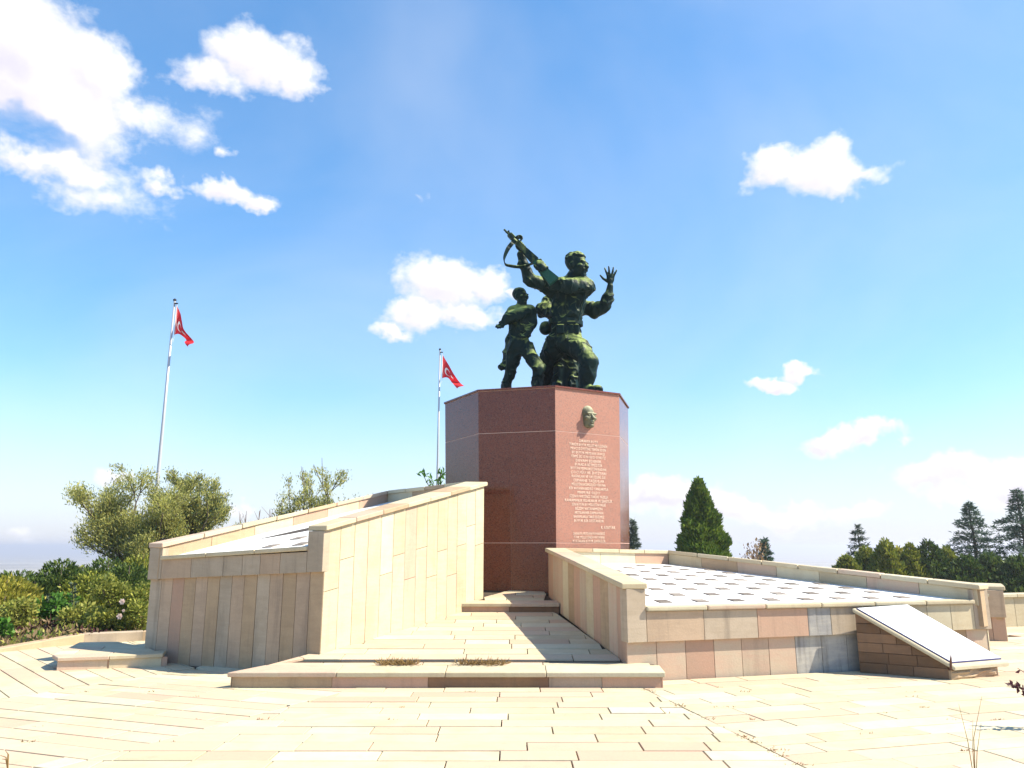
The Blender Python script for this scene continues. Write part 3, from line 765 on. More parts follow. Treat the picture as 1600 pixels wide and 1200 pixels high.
    obj('corner_spike', *tube_geo([(5.405,9.985,.12), (5.415,9.975,.25), (5.42,9.965,.325)], [.016,.014,.002], 6), simple('dark_brown', (.16,.07,.04), .8), r)  # thin tapering brown upright at the board corner
desk()

# ------------------------------------------------------------------ granite pedestal
ZT, ZP = 4.66, .55
def prad(z): return 2.03*(.957+.043*(z-.8)/(ZT-.8))
PED = thing('pedestal', 'tall octagonal red granite pedestal bearing the bronze figures', 'pedestal', (CEN[0], CEN[1], ZP))
def pedestal():
    core0, core1 = [], []
    for k in range(8):
        x, y = oct_pt(k, prad(ZP)-.005); core0.append((x, y, ZP-.1)); x, y = oct_pt(k, prad(ZT)-.005); core1.append((x, y, ZT-.02))
    hexa('pedestal_core', core0, core1, PALEJOINT, PED)
    rows = [ZP, 1.68, 3.78, ZT-.042]
    for k in range(8):
        cuts = {7: [0, .42, 1], 0: [0, 1], 6: [0, 1], 1: [0, 1]}.get(k, [0, .5, 1])
        for j in range(3):
            z0, z1 = rows[j]+.005, rows[j+1]-.005
            for c in range(len(cuts)-1):
                g = .0007
                A0, B0, A1, B1 = (Vector(oct_pt(k, prad(z0))), Vector(oct_pt(k+1, prad(z0))), Vector(oct_pt(k, prad(z1))), Vector(oct_pt(k+1, prad(z1))))
                t0, t1 = cuts[c]+(g if c else 0), cuts[c+1]-(g if c < len(cuts)-2 else 0)
                a, b, e, f = A0.lerp(B0, t0), A0.lerp(B0, t1), A1.lerp(B1, t1), A1.lerp(B1, t0)
                slab('granite_panel', [(a.x,a.y,z0),(b.x,b.y,z0),(e.x,e.y,z1),(f.x,f.y,z1)], .03, .0015, PALEGRANITE if k == 0 else GRANITE, PED)
    c0 = [(*oct_pt(k, prad(ZT)+.03), ZT-.04) for k in range(8)]; c1 = [(*oct_pt(k, prad(ZT)+.03), ZT) for k in range(8)]
    hexa('pedestal_cap', c0, c1, GRANITE, PED, bev=.006)
pedestal()
# frame on the inscribed face (between corners 0 and 1)
def face_frame(z):
    a, b = Vector(oct_pt(0, prad(z))), Vector(oct_pt(1, prad(z))); return a, b
def face_pt(s, z, out=0.0):
    a, b = face_frame(z); d = (b-a).normalized(); n = Vector((d.y, -d.x)); p = a.lerp(b, s)+n*out
    return Vector((p.x, p.y, z))
FN = (lambda a, b: Vector(((b-a).normalized().y, -(b-a).normalized().x, 0)))(*face_frame(3))
FD = (lambda a, b: Vector(((b-a).normalized().x, (b-a).normalized().y, 0)))(*face_frame(3))
def inscription():
    lines = ["SAKARYA BOYU", "TÜRKİYE BÜYÜK MİLLET MECLİSİNİN", "MEVCUDİYETİNİ TEMİN EDEN", "BU BÜYÜK MEYDAN SAVAŞI", "YİRMİ İKİ GÜN GECE GÜNDÜZ",
             "DEVAM EDEREK", "BURADA BİTMİŞTİR", "BÜTÜN MEMLEKETİN KADINI", "ÇOCUĞU VE İHTİYARI", "KAĞNILARI VE ÖKÜZLERİ İLE", "CEPHANE TAŞIDILAR",
             "MİLLETİN BAĞIMSIZLIĞI UĞRUNA", "BİR VATANIN BEDELİ CANLARIYLA", "MAMURE OLDU", "SİZİN KUVVETİNİZ TARİHE YAZILDI", "KAHRAMANLIK FEDAKARLIK VE ŞEHİTLİK",
             "SEN BÜTÜN BU MİLLETİN KALBİ", "BİZİM VATANIMIZIN", "AKITILAN HER DAMLA KAN", "RAKAMLARLA TARİF EDİLMEZ", "BÜYÜK BİR DESTANDIR"]
    widths = [.42,.86,.80,.74,.78,.58,.62,.80,.80,.76,.70,.76,.88,.50,.86,1.06,.76,.60,.64,.68,.66]
    z = 3.60; dz = (3.60-2.07)/20
    def line(txt, zc, width, s_c, cap):
        cu = bpy.data.curves.new('line', 'FONT'); cu.body = txt; cu.align_x = 'CENTER'; cu.size = cap/.70; cu.extrude = .003; cu.resolution_u = 1
        o = bpy.data.objects.new('inscription_line', cu); COL.objects.link(o); bpy.context.view_layer.update()
        w = max(.01, o.dimensions.x); me = bpy.data.meshes.new_from_object(o); bpy.data.objects.remove(o)
        k = width/w; out = []
        for v in me.vertices:
            p = face_pt(s_c, zc+v.co.y, .0025+v.co.z)+FD*(v.co.x*k); v.co = p
        me.materials.clear(); me.materials.append(LETTER); link('inscription_line', me, PED)
    for i, t in enumerate(lines): line(t, z-dz*i, widths[i]*1.05, .50, .052)
    line("K. ATATÜRK", 1.945, .34, .80, .058)
    for i, (t, w) in enumerate((("SAKARYA MEYDAN MUHAREBESİ", .74), ("TÜRK MİLLETİNİN VATANINI", .72), ("KURTARAN BÜYÜK ZAFERİDİR", .76))): line(t, 1.83-.07*i, w, .50, .05)
inscription()

# ------------------------------------------------------------------ sculpture: signed distance shapes -> one continuous skin
def noise3(P, freq, seed):
    g = np.random.default_rng(seed).random((24, 24, 24)).astype(np.float32)
    q = P*np.asarray(freq, dtype=np.float32)+50; i = np.floor(q).astype(int); f = q-i; f = f*f*(3-2*f); i %= 24; j = (i+1) % 24
    def c(a, b, d): return g[a[..., 0], b[..., 1], d[..., 2]]
    x0 = c(i,i,i)*(1-f[...,0])+c(j,i,i)*f[...,0]; x1 = c(i,j,i)*(1-f[...,0])+c(j,j,i)*f[...,0]
    x2 = c(i,i,j)*(1-f[...,0])+c(j,i,j)*f[...,0]; x3 = c(i,j,j)*(1-f[...,0])+c(j,j,j)*f[...,0]
    return (x0*(1-f[...,1])+x1*f[...,1])*(1-f[...,2])+(x2*(1-f[...,1])+x3*f[...,1])*f[...,2]
class Sculpt:
    def __init__(s): s.ops = []
    def cone(s, a, b, ra, rb, k=.05, op='u'): s.ops.append((op, 'c', (np.array(a, dtype=np.float32), np.array(b, dtype=np.float32), ra, rb), k)); return s
    def chain(s, pts, rs, k=.05):
        for i in range(len(pts)-1): s.cone(pts[i], pts[i+1], rs[i], rs[i+1], k)
    def ell(s, c, r, fr=None, k=.05, op='u'):
        M = np.eye(3, dtype=np.float32) if fr is None else np.array([list(v) for v in fr], dtype=np.float32)
        s.ops.append((op, 'e', (np.array(c, dtype=np.float32), np.array(r, dtype=np.float32), M), k)); return s
    def bounds(s):
        lo, hi = np.full(3, 1e9), np.full(3, -1e9)
        for op, ty, pr, k in s.ops:
            if op == 's': continue
            l, h = s.bb(ty, pr, .1); lo = np.minimum(lo, l); hi = np.maximum(hi, h)
        return lo, hi
    def bb(s, ty, pr, m):
        if ty == 'c':
            a, b, ra, rb = pr; return np.minimum(a-ra, b-rb)-m, np.maximum(a+ra, b+rb)+m
        c, r, M = pr; e = np.abs(M.T)@r if False else np.full(3, max(r)); return c-e-m, c+e+m
    def build(s, name, h, mat, parent, fold=None, clip_z=None):
        lo, hi = s.bounds()
        n = np.ceil((hi-lo)/h).astype(int)+2; f = np.full(n, 1.0, dtype=np.float32)
        ax = [lo[i]+h*np.arange(n[i], dtype=np.float32) for i in range(3)]
        for op, ty, pr, k in s.ops:
            l, hh = s.bb(ty, pr, k+3*h)
            i0 = np.clip(np.floor((l-lo)/h).astype(int), 0, n); i1 = np.clip(np.ceil((hh-lo)/h).astype(int)+1, 0, n)
            if np.any(i1 <= i0): continue
            sl = tuple(slice(i0[i], i1[i]) for i in range(3))
            X, Y, Z = np.meshgrid(*[ax[i][i0[i]:i1[i]] for i in range(3)], indexing='ij')
            if ty == 'c':
                a, b, ra, rb = pr; d = b-a; dd = max(1e-9, float(d@d))
                t = np.clip(((X-a[0])*d[0]+(Y-a[1])*d[1]+(Z-a[2])*d[2])/dd, 0, 1)
                q = np.sqrt((X-a[0]-t*d[0])**2+(Y-a[1]-t*d[1])**2+(Z-a[2]-t*d[2])**2)-(ra+(rb-ra)*t)
            else:
                c, r, M = pr; p = np.stack([X-c[0], Y-c[1], Z-c[2]], -1)@M.T
                k0 = np.sqrt(((p/r)**2).sum(-1)); k1 = np.sqrt(((p/(r*r))**2).sum(-1)); q = k0*(k0-1)/np.maximum(k1, 1e-6)
            g = f[sl]
            if op == 'u':
                hm = np.maximum(k-np.abs(g-q), 0)/max(k, 1e-6); f[sl] = np.minimum(g, q)-hm*hm*k*.25
            else:
                q = -q; hm = np.maximum(k-np.abs(g-q), 0)/max(k, 1e-6); f[sl] = np.maximum(g, q)+hm*hm*k*.25
        if fold is not None:
            idx = np.where(np.abs(f) < .12)
            P = np.stack([ax[0][idx[0]], ax[1][idx[1]], ax[2][idx[2]]], -1); f[idx] += fold(P)
        if clip_z is not None: f = np.maximum(f, (clip_z-ax[2])[None, None, :])
        f[0] = f[-1] = 1; f[:, 0] = f[:, -1] = 1; f[:, :, 0] = f[:, :, -1] = 1
        V, Q = surface_nets(f, lo, h)
        return fast_mesh(name, V, Q, mat, parent, smooth=True)
def surface_nets(f, lo, h):
    ins = f < 0; nx, ny, nz = f.shape
    cnt = np.zeros((nx-1, ny-1, nz-1), dtype=np.int8); corners = [(i, j, k) for i in (0,1) for j in (0,1) for k in (0,1)]
    sh = lambda A, c: A[c[0]:nx-1+c[0], c[1]:ny-1+c[1], c[2]:nz-1+c[2]]
    for c in corners: cnt += sh(ins, c)
    act = (cnt > 0) & (cnt < 8); ids = np.argwhere(act); m = len(ids)
    num = np.zeros((m, 3)); den = np.zeros(m)
    for a in corners:
        for axx in range(3):
            if a[axx]: continue
            b = list(a); b[axx] = 1
            fa = f[ids[:,0]+a[0], ids[:,1]+a[1], ids[:,2]+a[2]].astype(float); fb = f[ids[:,0]+b[0], ids[:,1]+b[1], ids[:,2]+b[2]].astype(float)
            cr = (fa < 0) != (fb < 0); t = np.where(cr, fa/np.where(cr, fa-fb, 1), 0)
            p = np.tile(np.array(a, dtype=float), (m, 1)); p[:, axx] = t
            num += p*cr[:, None]; den += cr
    V = (ids+num/den[:, None])*h+lo
    index = np.full(act.shape, -1, dtype=np.int64); index[act] = np.arange(m)
    quads = []
    for axx in range(3):
        s0 = [slice(None)]*3; s1 = [slice(None)]*3; s0[axx] = slice(0, -1); s1[axx] = slice(1, None)
        A, B = ins[tuple(s0)], ins[tuple(s1)]; e = np.argwhere(A != B)
        o1, o2 = [(1,2), (2,0), (0,1)][axx]
        e = e[(e[:, o1] > 0) & (e[:, o2] > 0) & (e[:, o1] < f.shape[o1]-1) & (e[:, o2] < f.shape[o2]-1)]
        def g(d1, d2):
            q = e.copy(); q[:, o1] -= d1; q[:, o2] -= d2; return index[q[:,0], q[:,1], q[:,2]]
        qd = np.stack([g(1,1), g(0,1), g(0,0), g(1,0)], -1); fl = A[e[:,0], e[:,1], e[:,2]]
        qd[~fl] = qd[~fl][:, ::-1]; quads.append(qd)
    Q = np.concatenate(quads); Q = Q[(Q >= 0).all(1)]
    return V, Q
def head(S_, c, fwd, up, s, hair=True, moustache=True, ear_side=(1,-1), hairy=.0):
    """s: head height from chin to crown"""
    f = Vector(fwd).normalized(); r = f.cross(Vector(up)).normalized(); u = r.cross(f); c = Vector(c); fr = (r, f, u)
    P = lambda x, y, z: c+r*(x*s)+f*(y*s)+u*(z*s)
    S_.ell(P(0,-.06,.13), (.335*s,.41*s,.37*s), fr, .03)
    S_.ell(P(0,.10,-.12), (.275*s,.30*s,.36*s), fr, .06*s)
    S_.cone(P(-.14,.12,-.34), P(.14,.12,-.34), .10*s, .10*s, .08*s); S_.ell(P(0,.30,-.40), (.13*s,.10*s,.09*s), fr, .06*s)
    for x in (-.14, .14): S_.ell(P(x,.42,.035), (.095*s,.09*s,.06*s), fr, .035*s, 's'); S_.ell(P(x,.335,.03), (.06*s,.05*s,.042*s), fr, .01*s)
    S_.cone(P(-.22,.335,.115), P(.22,.335,.115), .05*s, .05*s, .04*s)
    S_.cone(P(0,.37,.06), P(0,.475,-.10), .04*s, .068*s, .03*s)
    S_.ell(P(0,.42,-.255), (.11*s,.03*s,.014*s), fr, .012*s, 's')
    S_.ell(P(0,.385,-.225), (.11*s,.05*s,.028*s), fr, .02*s); S_.ell(P(0,.375,-.285), (.10*s,.05*s,.03*s), fr, .02*s)
    if moustache: S_.cone(P(-.13,.385,-.20), P(.13,.385,-.20), .03*s, .03*s, .02*s); S_.ell(P(0,.40,-.185), (.12*s,.06*s,.035*s), fr, .02*s)
    for x in ear_side: S_.ell(P(.33*x,-.03,-.02), (.05*s,.09*s,.14*s), fr, .03*s)
    for x in (-.2, .2): S_.ell(P(x,.27,-.08), (.11*s,.10*s,.09*s), fr, .06*s)
    if hair:
        rr = random.Random(int(s*1000))
        S_.ell(P(0,-.11,.20), (.37*s,.40*s,.36*s), fr, .03*s)
        if hairy:
            for _ in range(46):
                th, ph = rr.uniform(0, 2*math.pi), rr.uniform(.15, 1.35)
                dx, dy, dz = math.cos(th)*math.sin(ph), math.sin(th)*math.sin(ph), math.cos(ph)
                if dy > .55 and dz < .45: continue
                S_.ell(P(dx*.36, -.10+dy*.41, .19+dz*.36), (.085*s*hairy, .085*s*hairy, .07*s*hairy), fr, .035*s)
def zp(zx, zy, Y): return at(740+zx/4.285, 340+zy/4.285, Y)
UZ = .00318
def folds(amp, seed, fq=(3.2, 3.2, 2.2)):
    def fn(P):
        n = noise3(P+noise3(P, (2.2,2.2,2.2), seed+3)[:, None]*.5, fq, seed)
        r = 1-np.abs(2*n-1)               # broad ridges
        n2 = noise3(P+noise3(P, (3,3,3), seed+5)[:, None]*.35, (8.5,8.5,4.6), seed+2); r2 = 1-np.abs(2*n2-1)     # creases
        return -amp*1.0*(r**3-.25)-amp*.62*(r2**5-.17)
    return fn
def hand_open(S_, wrist, palm_dir, side, s, spread=.32, curl=.1):
    """palm centre away from the wrist, five unequal bent fingers"""
    w = Vector(wrist); d = Vector(palm_dir).normalized(); sd = Vector(side).normalized(); n = d.cross(sd).normalized()
    fr = (sd, n, d)
    S_.ell(w+d*(.42*s), (.30*s,.13*s,.42*s), fr, .05*s)
    S_.cone(w-d*.05*s, w+d*.3*s, .17*s, .2*s, .05*s)
    for i, (off, ln) in enumerate(((-.24,.62),(-.08,.74),(.08,.70),(.23,.54))):
        a = w+d*(.68*s)+sd*(off*s); dr = (d+sd*(off*spread*4.2)).normalized(); b = a+dr*ln*.5*s; c = b+(dr+n*curl).normalized()*ln*.5*s
        S_.cone(w+d*(.4*s)+sd*(off*.8*s), a, .085*s, .088*s, .03*s); S_.cone(a, b, .088*s, .08*s, .02*s); S_.cone(b, c, .08*s, .062*s, .02*s)
    a = w+d*(.22*s)-sd*(.2*s); b = a+(-sd*.85+d*.45).normalized()*.38*s; c = b+(-sd*.7+d*.7).normalized()*.34*s
    S_.cone(a, b, .12*s, .095*s, .04*s); S_.cone(b, c, .095*s, .07*s, .02*s)
def hand_grip(S_, c, axis, out, s):
    """a fist round a bar along axis; out points to the back of the hand"""
    c = Vector(c); ax = Vector(axis).normalized(); o = Vector(out); o = (o-ax*o.dot(ax)).normalized(); t = ax.cross(o)
    S_.ell(c+o*.16*s, (.36*s,.16*s,.28*s), (ax, o, t), .05*s)
    for i in range(4):
        q = c+ax*((i-1.5)*.19*s); p0, p1, p2, p3 = q+o*.2*s+t*.18*s, q+t*.30*s+o*-.02*s, q+t*.18*s-o*.22*s, q-o*.22*s-t*.05*s
        for a, b in ((p0,p1),(p1,p2),(p2,p3)): S_.cone(a, b, .095*s, .088*s, .02*s)
    a = c-t*.2*s+o*.1*s-ax*.2*s; S_.cone(a, a+ax*.25*s-o*.15*s, .11*s, .1*s, .03*s); S_.cone(a+ax*.25*s-o*.15*s, a+ax*.5*s-o*.2*s+t*.05*s, .1*s, .08*s, .02*s)

def soldier():
    root = thing('soldier_statue', 'large bronze soldier lunging with raised rifle and moustache', 'statue', (1.3, 16.1, ZT), 'bronze figures on the pedestal')
    s = Sculpt(); u = UZ
    # torso
    s.ell(zp(640,520,16.0), (.36,.24,.44), None, .06); s.ell(zp(625,640,16.0), (.335,.225,.34), None, .07)
    s.ell(zp(615,735,16.0), (.32,.235,.26), None, .07)
    s.cone(zp(545,480,16.0), zp(738,475,15.9), .175, .175, .08)
    s.cone(zp(665,470,16.0), zp(665,395,15.92), .155, .14, .06)          # neck
    # coat skirt
    s.cone(zp(600,770,16.05), zp(540,905,16.25), .225, .19, .05); s.cone(zp(645,770,15.95), zp(668,840,15.85), .20, .14, .05)
    # forward leg: thigh, knee, wrapped shin, boot
    hip, knee, ank = zp(625,830,15.95), zp(775,965,15.55), zp(752,1130,15.62)
    s.cone(hip, zp(705,880,15.75), .225, .215, .04); s.cone(zp(705,880,15.75), knee, .215, .165, .04); s.ell(knee, (.185,.175,.175), None, .04)
    s.cone(knee+Vector((0,0,-.05)), zp(765,1050,15.6), .165, .17, .03); s.cone(zp(765,1050,15.6), ank, .17, .12, .03)
    fz = Vector((ank.x, ank.y, ZT+.1)); s.cone(ank, fz, .135, .12, .03); s.cone(fz, fz+Vector((.22,-.3,-.02)), .115, .10, .05)
    # trailing leg
    hip2, knee2, ank2 = zp(560,830,16.1), zp(500,965,16.45), zp(500,1110,16.9)
    s.cone(hip2, knee2, .225, .185, .05); s.cone(knee2, ank2, .20, .14, .05); fz2 = Vector((ank2.x-.05, 16.95, ZT+.1)); s.cone(ank2, fz2, .14, .12, .04); s.cone(fz2, fz2+Vector((.1,-.3,-.02)), .11, .1, .04)
    # far arm up along the rifle, near arm across the chest
    s.cone(zp(535,480,16.0), zp(375,415,15.75), .165, .135, .06); s.cone(zp(375,415,15.75), zp(315,245,15.62), .135, .08, .04)
    s.ell(zp(330,315,15.66), (.12,.12,.10), None, .03)
    s.cone(zp(762,462,15.85), zp(640,452,15.58), .17, .155, .05); s.cone(zp(640,452,15.55), zp(525,440,15.58), .155, .13, .04); s.cone(zp(525,440,15.58), zp(456,348,15.47), .12, .085, .04)
    ax = zp(205,80,15.6)-zp(520,405,15.4)
    hand_grip(s, zp(312,196,15.6), ax, Vector((-.5,-.8,-.3)), .27); hand_grip(s, zp(447,332,15.40), ax, Vector((.3,-.8,.4)), .37)
    # collar and head
    s.cone(zp(610,425,15.9), zp(735,418,15.82), .10, .10, .05)
    head(s, zp(693,325,15.86), (.80,-.58,-.08), (0,0,1), .555, True, True, (1,), 1.0)
    # puttee wraps
    for i in range(6):
        p = knee.lerp(ank, .25+.12*i); rr = .168-.006*i; 
        s.ell(p, (rr+.008, rr+.008, .045), None, .03)
    fo = folds(.048, 21, (4.2,4.2,2.6))
    def fold(P):
        d = fo(P); m = np.clip((P[:, 2]-7.15)/.12, 0, 1); lo = np.clip((5.75-P[:, 2])/.2, 0, 1); return d*(1-m*.75)*(1-lo*.6)
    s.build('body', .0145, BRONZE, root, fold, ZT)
    # rifle: barrel, fore-end, stock and bolt in the line of the arms
    A, B = zp(205,80,15.6), zp(545,425,15.36); d = (B-A).normalized(); side = d.cross(Vector((0,1,0))).normalized(); dep = d.cross(side)
    ln = (B-A).length
    def bar(t0, t1, w0, w1, h0, h1, off=0.0):
        V = []
        for t, w, h in ((t0, w0, h0), (t1, w1, h1)):
            c = A+d*(ln*t)+side*off
            for sx, sy in ((-1,-1),(1,-1),(1,1),(-1,1)): V.append(c+side*(sx*h)+dep*(sy*w))
        return V, [[0,1,2,3][::-1],[4,5,6,7],[0,1,5,4],[1,2,6,5],[2,3,7,6],[3,0,4,7]]
    rifle = obj('rifle', *merge([tube_geo([A, A+d*ln*.35], .022, 8), bar(.05,.085,.012,.012,.05,.02,.02), bar(.10,.42,.042,.05,.05,.06), tube_geo([A+d*ln*.1+side*.055, A+d*ln*.4+side*.055], .02, 6), bar(.42,.62,.05,.06,.065,.085), tube_geo([A+d*ln*.6+dep*.05, A+d*ln*.6+dep*-.16+side*.05], .018, 6)]), BRONZE, root)
    obj('rifle_stock', *merge([bar(.40,.66,.045,.05,.055,.075), bar(.66,.78,.045,.045,.075,.085), bar(.78,1.0,.048,.05,.085,.125,-.02)]), VERDIGRIS, root)
    # sling: a flat strap that swings out from the rifle
    cps = [(322,150),(318,132),(300,130),(278,150),(255,175),(232,205),(213,245),(204,280),(212,312),(240,322),(300,330),(350,322),(395,308),(430,300)]
    pts = []
    for i in range(len(cps)-1):
        for k in range(4):
            t = k/4; p = [cps[max(0, i-1)], cps[i], cps[i+1], cps[min(len(cps)-1, i+2)]]
            c = [.5*(2*p[1][j]+(p[2][j]-p[0][j])*t+(2*p[0][j]-5*p[1][j]+4*p[2][j]-p[3][j])*t*t+(-p[0][j]+3*p[1][j]-3*p[2][j]+p[3][j])*t**3) for j in (0, 1)]
            pts.append(zp(c[0], c[1], 15.5-.12*math.sin(i/13*math.pi)))
    V, F = [], []
    for i, p in enumerate(pts):
        tw = .5+.9*math.sin(i*.12); tg = (pts[min(i+1, len(pts)-1)]-pts[max(0, i-1)]).normalized()
        a = tg.cross(Vector((0,1,0))).normalized(); w = (a*math.sin(tw)*.7+Vector((0,1,0))*math.cos(tw)).normalized()*.045; nn = tg.cross(w).normalized()*.009
        V += [p-w-nn, p+w-nn, p+w+nn, p-w+nn]
    for i in range(len(pts)-1):
        for k in range(4): F.append([i*4+k, i*4+(k+1) % 4, i*4+4+(k+1) % 4, i*4+4+k])
    F += [[3,2,1,0], [len(V)-4+k for k in range(4)]]
    obj('sling', V, F, BRONZE, root)
    # belt, buckle, ammunition pouches, strap and side bag
    ring0, ring1 = [], []
    c0 = zp(617,706,16.0); V, F = [], []; nb = 28
    for i in range(nb):
        a = 2*math.pi*i/nb
        for rr, z in ((0,-.05),(.03,-.05),(.03,.05),(0,.05)):
            V.append(Vector((c0.x+(.345+rr)*math.cos(a), 16.0+(.235+rr)*math.sin(a), c0.z+z-.02*math.cos(a))))
    for i in range(nb):
        for k in range(4): F.append([i*4+k, ((i+1) % nb)*4+k, ((i+1) % nb)*4+(k+1) % 4, i*4+(k+1) % 4])
    obj('belt', V, F, BRONZE, root)
    def pouch(zx0, zx1, zy0, zy1, Y, dep_, name):
        p = [zp(zx0,zy1,Y), zp(zx1,zy1,Y-.0), zp(zx1,zy0,Y-.02), zp(zx0,zy0,Y)]
        b = [v+Vector((0,dep_,0)) for v in p]
        hexa(name, [p[0], p[1], b[1], b[0]], [p[3], p[2], b[2], b[3]], BRONZE, root, bev=.015)
    for a, b in ((555,606),(640,668),(672,706)): pouch(a, b, 712, 775, 15.73, .14, 'ammunition_pouch')
    pouch(622, 685, 690, 716, 15.73, .06, 'buckle')
    b = Sculpt(); b.ell(zp(480,740,16.25), (.13,.12,.15), None, .03); b.cone(zp(462,712,16.25), zp(500,708,16.25), .035, .035, .03); b.build('haversack', .02, BRONZE, root, folds(.012, 5))
    obj('chest_strap', *tube_geo([zp(618,520,15.75), zp(612,590,15.74), zp(622,650,15.755), zp(626,692,15.755)], [.016]*4, 6), BRONZE, root)
    obj('coat_edge', *tube_geo([zp(742,515,15.76), zp(735,570,15.74), zp(712,640,15.74), zp(700,690,15.74)], [.022]*4, 6), BRONZE, root)
    return root
soldier()
def rear_man():
    root = thing('man_statue', 'bronze man behind the soldier raising one open hand', 'statue', (1.2, 16.9, ZT), 'bronze figures on the pedestal')
    s = Sculpt(); Y = 16.75
    s.ell(zp(620,560,Y), (.36,.23,.40), None, .08); s.ell(zp(610,700,Y), (.33,.23,.42), None, .1)
    s.cone(zp(610,760,Y), zp(625,1000,Y), .32, .34, .1); s.cone(zp(570,1000,Y+.1), zp(585,1130,Y+.1), .22, .20, .1); s.cone(zp(680,1000,Y-.2), zp(690,1135,Y-.25), .20, .16, .1)
    for x in (-.05, .55): s.cone((1.0+x, Y-.05, ZT+.35), (1.0+x, Y-.1, ZT+.1), .15, .13, .04); s.cone((1.0+x, Y-.1, ZT+.1), (1.06+x, Y-.4, ZT+.08), .12, .1, .04)
    # long open robe hanging between the legs
    s.cone(zp(600,900,Y-.3), zp(585,1120,Y-.35), .16, .20, .08); s.cone(zp(660,900,Y-.35), zp(650,1120,Y-.4), .12, .17, .08)
    # bent elbow showing on the left
    s.cone(zp(520,560,Y), zp(462,618,Y-.15), .19, .14, .08); s.cone(zp(462,618,Y-.15), zp(540,640,Y-.45), .14, .11, .06)
    # arm raised on the right
    s.cone(zp(720,590,Y), zp(800,622,Y-.1), .18, .155, .06); s.cone(zp(800,622,Y-.1), zp(880,600,Y-.25), .15, .12, .04)
    s.cone(zp(880,598,Y-.25), zp(904,530,Y-.32), .115, .10, .03); s.cone(zp(904,530,Y-.32), zp(914,460,Y-.36), .10, .07, .03)
    hand_open(s, zp(914,448,Y-.36), (.08,-.05,1), (1,0,-.1), .30, .42, .12)
    head(s, zp(700,400,Y+.05), (.6,-.78,0), (0,0,1), .46, True, False, (1,-1), .8); s.cone(zp(650,500,Y), zp(695,440,Y), .15, .13, .05)
    fo = folds(.045, 41, (4.2,4.2,2.6))
    s.build('body', .0175, BRONZE, root, lambda P: fo(P)*(1-np.clip((P[:, 2]-7.12)/.1, 0, 1)), ZT)
rear_man()
def boy():
    root = thing('boy_statue', 'smaller bronze boy with bent arm striding at the left', 'statue', (-.1, 15.9, ZT), 'bronze figures on the pedestal')
    s = Sculpt(); Y = 15.95
    s.ell(zp(318,660,Y), (.245,.17,.27), None, .05); s.ell(zp(312,750,Y), (.235,.165,.28), None, .06); s.ell(zp(308,850,Y), (.235,.175,.21), None, .06)
    s.cone(zp(265,630,Y-.02), zp(375,622,Y+.02), .13, .13, .07); s.cone(zp(318,615,Y), zp(318,575,Y-.02), .10, .095, .04)
    # legs
    s.cone(zp(278,870,Y), zp(250,1000,Y+.12), .165, .125, .04); s.cone(zp(252,1000,Y+.12), zp(218,1130,Y+.25), .125, .10, .03)
    a = zp(218,1130,Y+.25); s.cone(a, (a.x-.02, a.y, ZT+.08), .11, .09, .03); s.cone((a.x-.02, a.y, ZT+.08), (a.x+.06, a.y-.26, ZT+.06), .085, .07, .04)
    s.cone(zp(352,880,Y-.03), zp(438,1012,Y-.22), .16, .118, .04); s.cone(zp(438,1012,Y-.22), zp(425,1115,Y-.15), .118, .09, .03)
    a = zp(425,1115,Y-.15); s.cone(a, (a.x, a.y, ZT+.08), .105, .09, .03); s.cone((a.x, a.y, ZT+.08), (a.x+.14, a.y-.22, ZT+.06), .085, .07, .04)
    # near arm folded across, hand out to the left
    s.cone(zp(355,632,Y-.1), zp(290,650,Y-.24), .12, .115, .05); s.cone(zp(258,635,Y-.08), zp(232,672,Y-.2), .13, .11, .05)
    s.cone(zp(290,650,Y-.24), zp(240,672,Y-.26), .11, .10, .04); s.cone(zp(240,672,Y-.24), zp(208,702,Y-.24), .095, .06, .04)
    hand_open(s, zp(212,698,Y-.24), (-.7,-.1,-.62), (.55,-.5,-.6), .15, .3, .35)
    # other arm hanging close to the body
    s.cone(zp(385,632,Y+.05), zp(392,705,Y+.05), .12, .105, .05); s.cone(zp(392,705,Y+.05), zp(360,765,Y-.16), .10, .07, .04)
    hand_open(s, zp(356,770,Y-.18), (-.6,-.35,-.5), (.5,-.2,-.6), .13, .15, .6)
    # coat tail with a bundle at its end
    s.cone(zp(256,810,Y+.15), zp(240,900,Y+.18), .14, .12, .06); s.cone(zp(240,900,Y+.18), zp(214,975,Y+.18), .11, .06, .05); s.ell(zp(192,1003,Y+.18), (.08,.08,.07), None, .03)
    head(s, zp(315,530,Y-.04), (.78,-.62,-.02), (0,0,1), .39, True, False, (1,), 0.001)
    fo = folds(.036, 61, (5,5,3.2))
    s.build('body', .0125, BRONZE, root, lambda P: fo(P)*(1-np.clip((P[:, 2]-6.42)/.1, 0, 1)*.8), ZT)
boy()
def relief():
    root = thing('portrait_relief', 'bronze portrait head mounted above the inscription', 'relief')
    s = Sculpt(); c = face_pt(.50, 4.11, -.055)
    up = Vector((0,0,1)); head(s, c, FN+FD*.10, up, .46, True, False, (1,-1), 0)
    s.build('portrait_head', .0085, HEADBRONZE, root, lambda P: np.maximum(-((P-np.array(face_pt(.5, 4.1, .002)))@np.array(FN)), -9)*0)
    return root
relief()

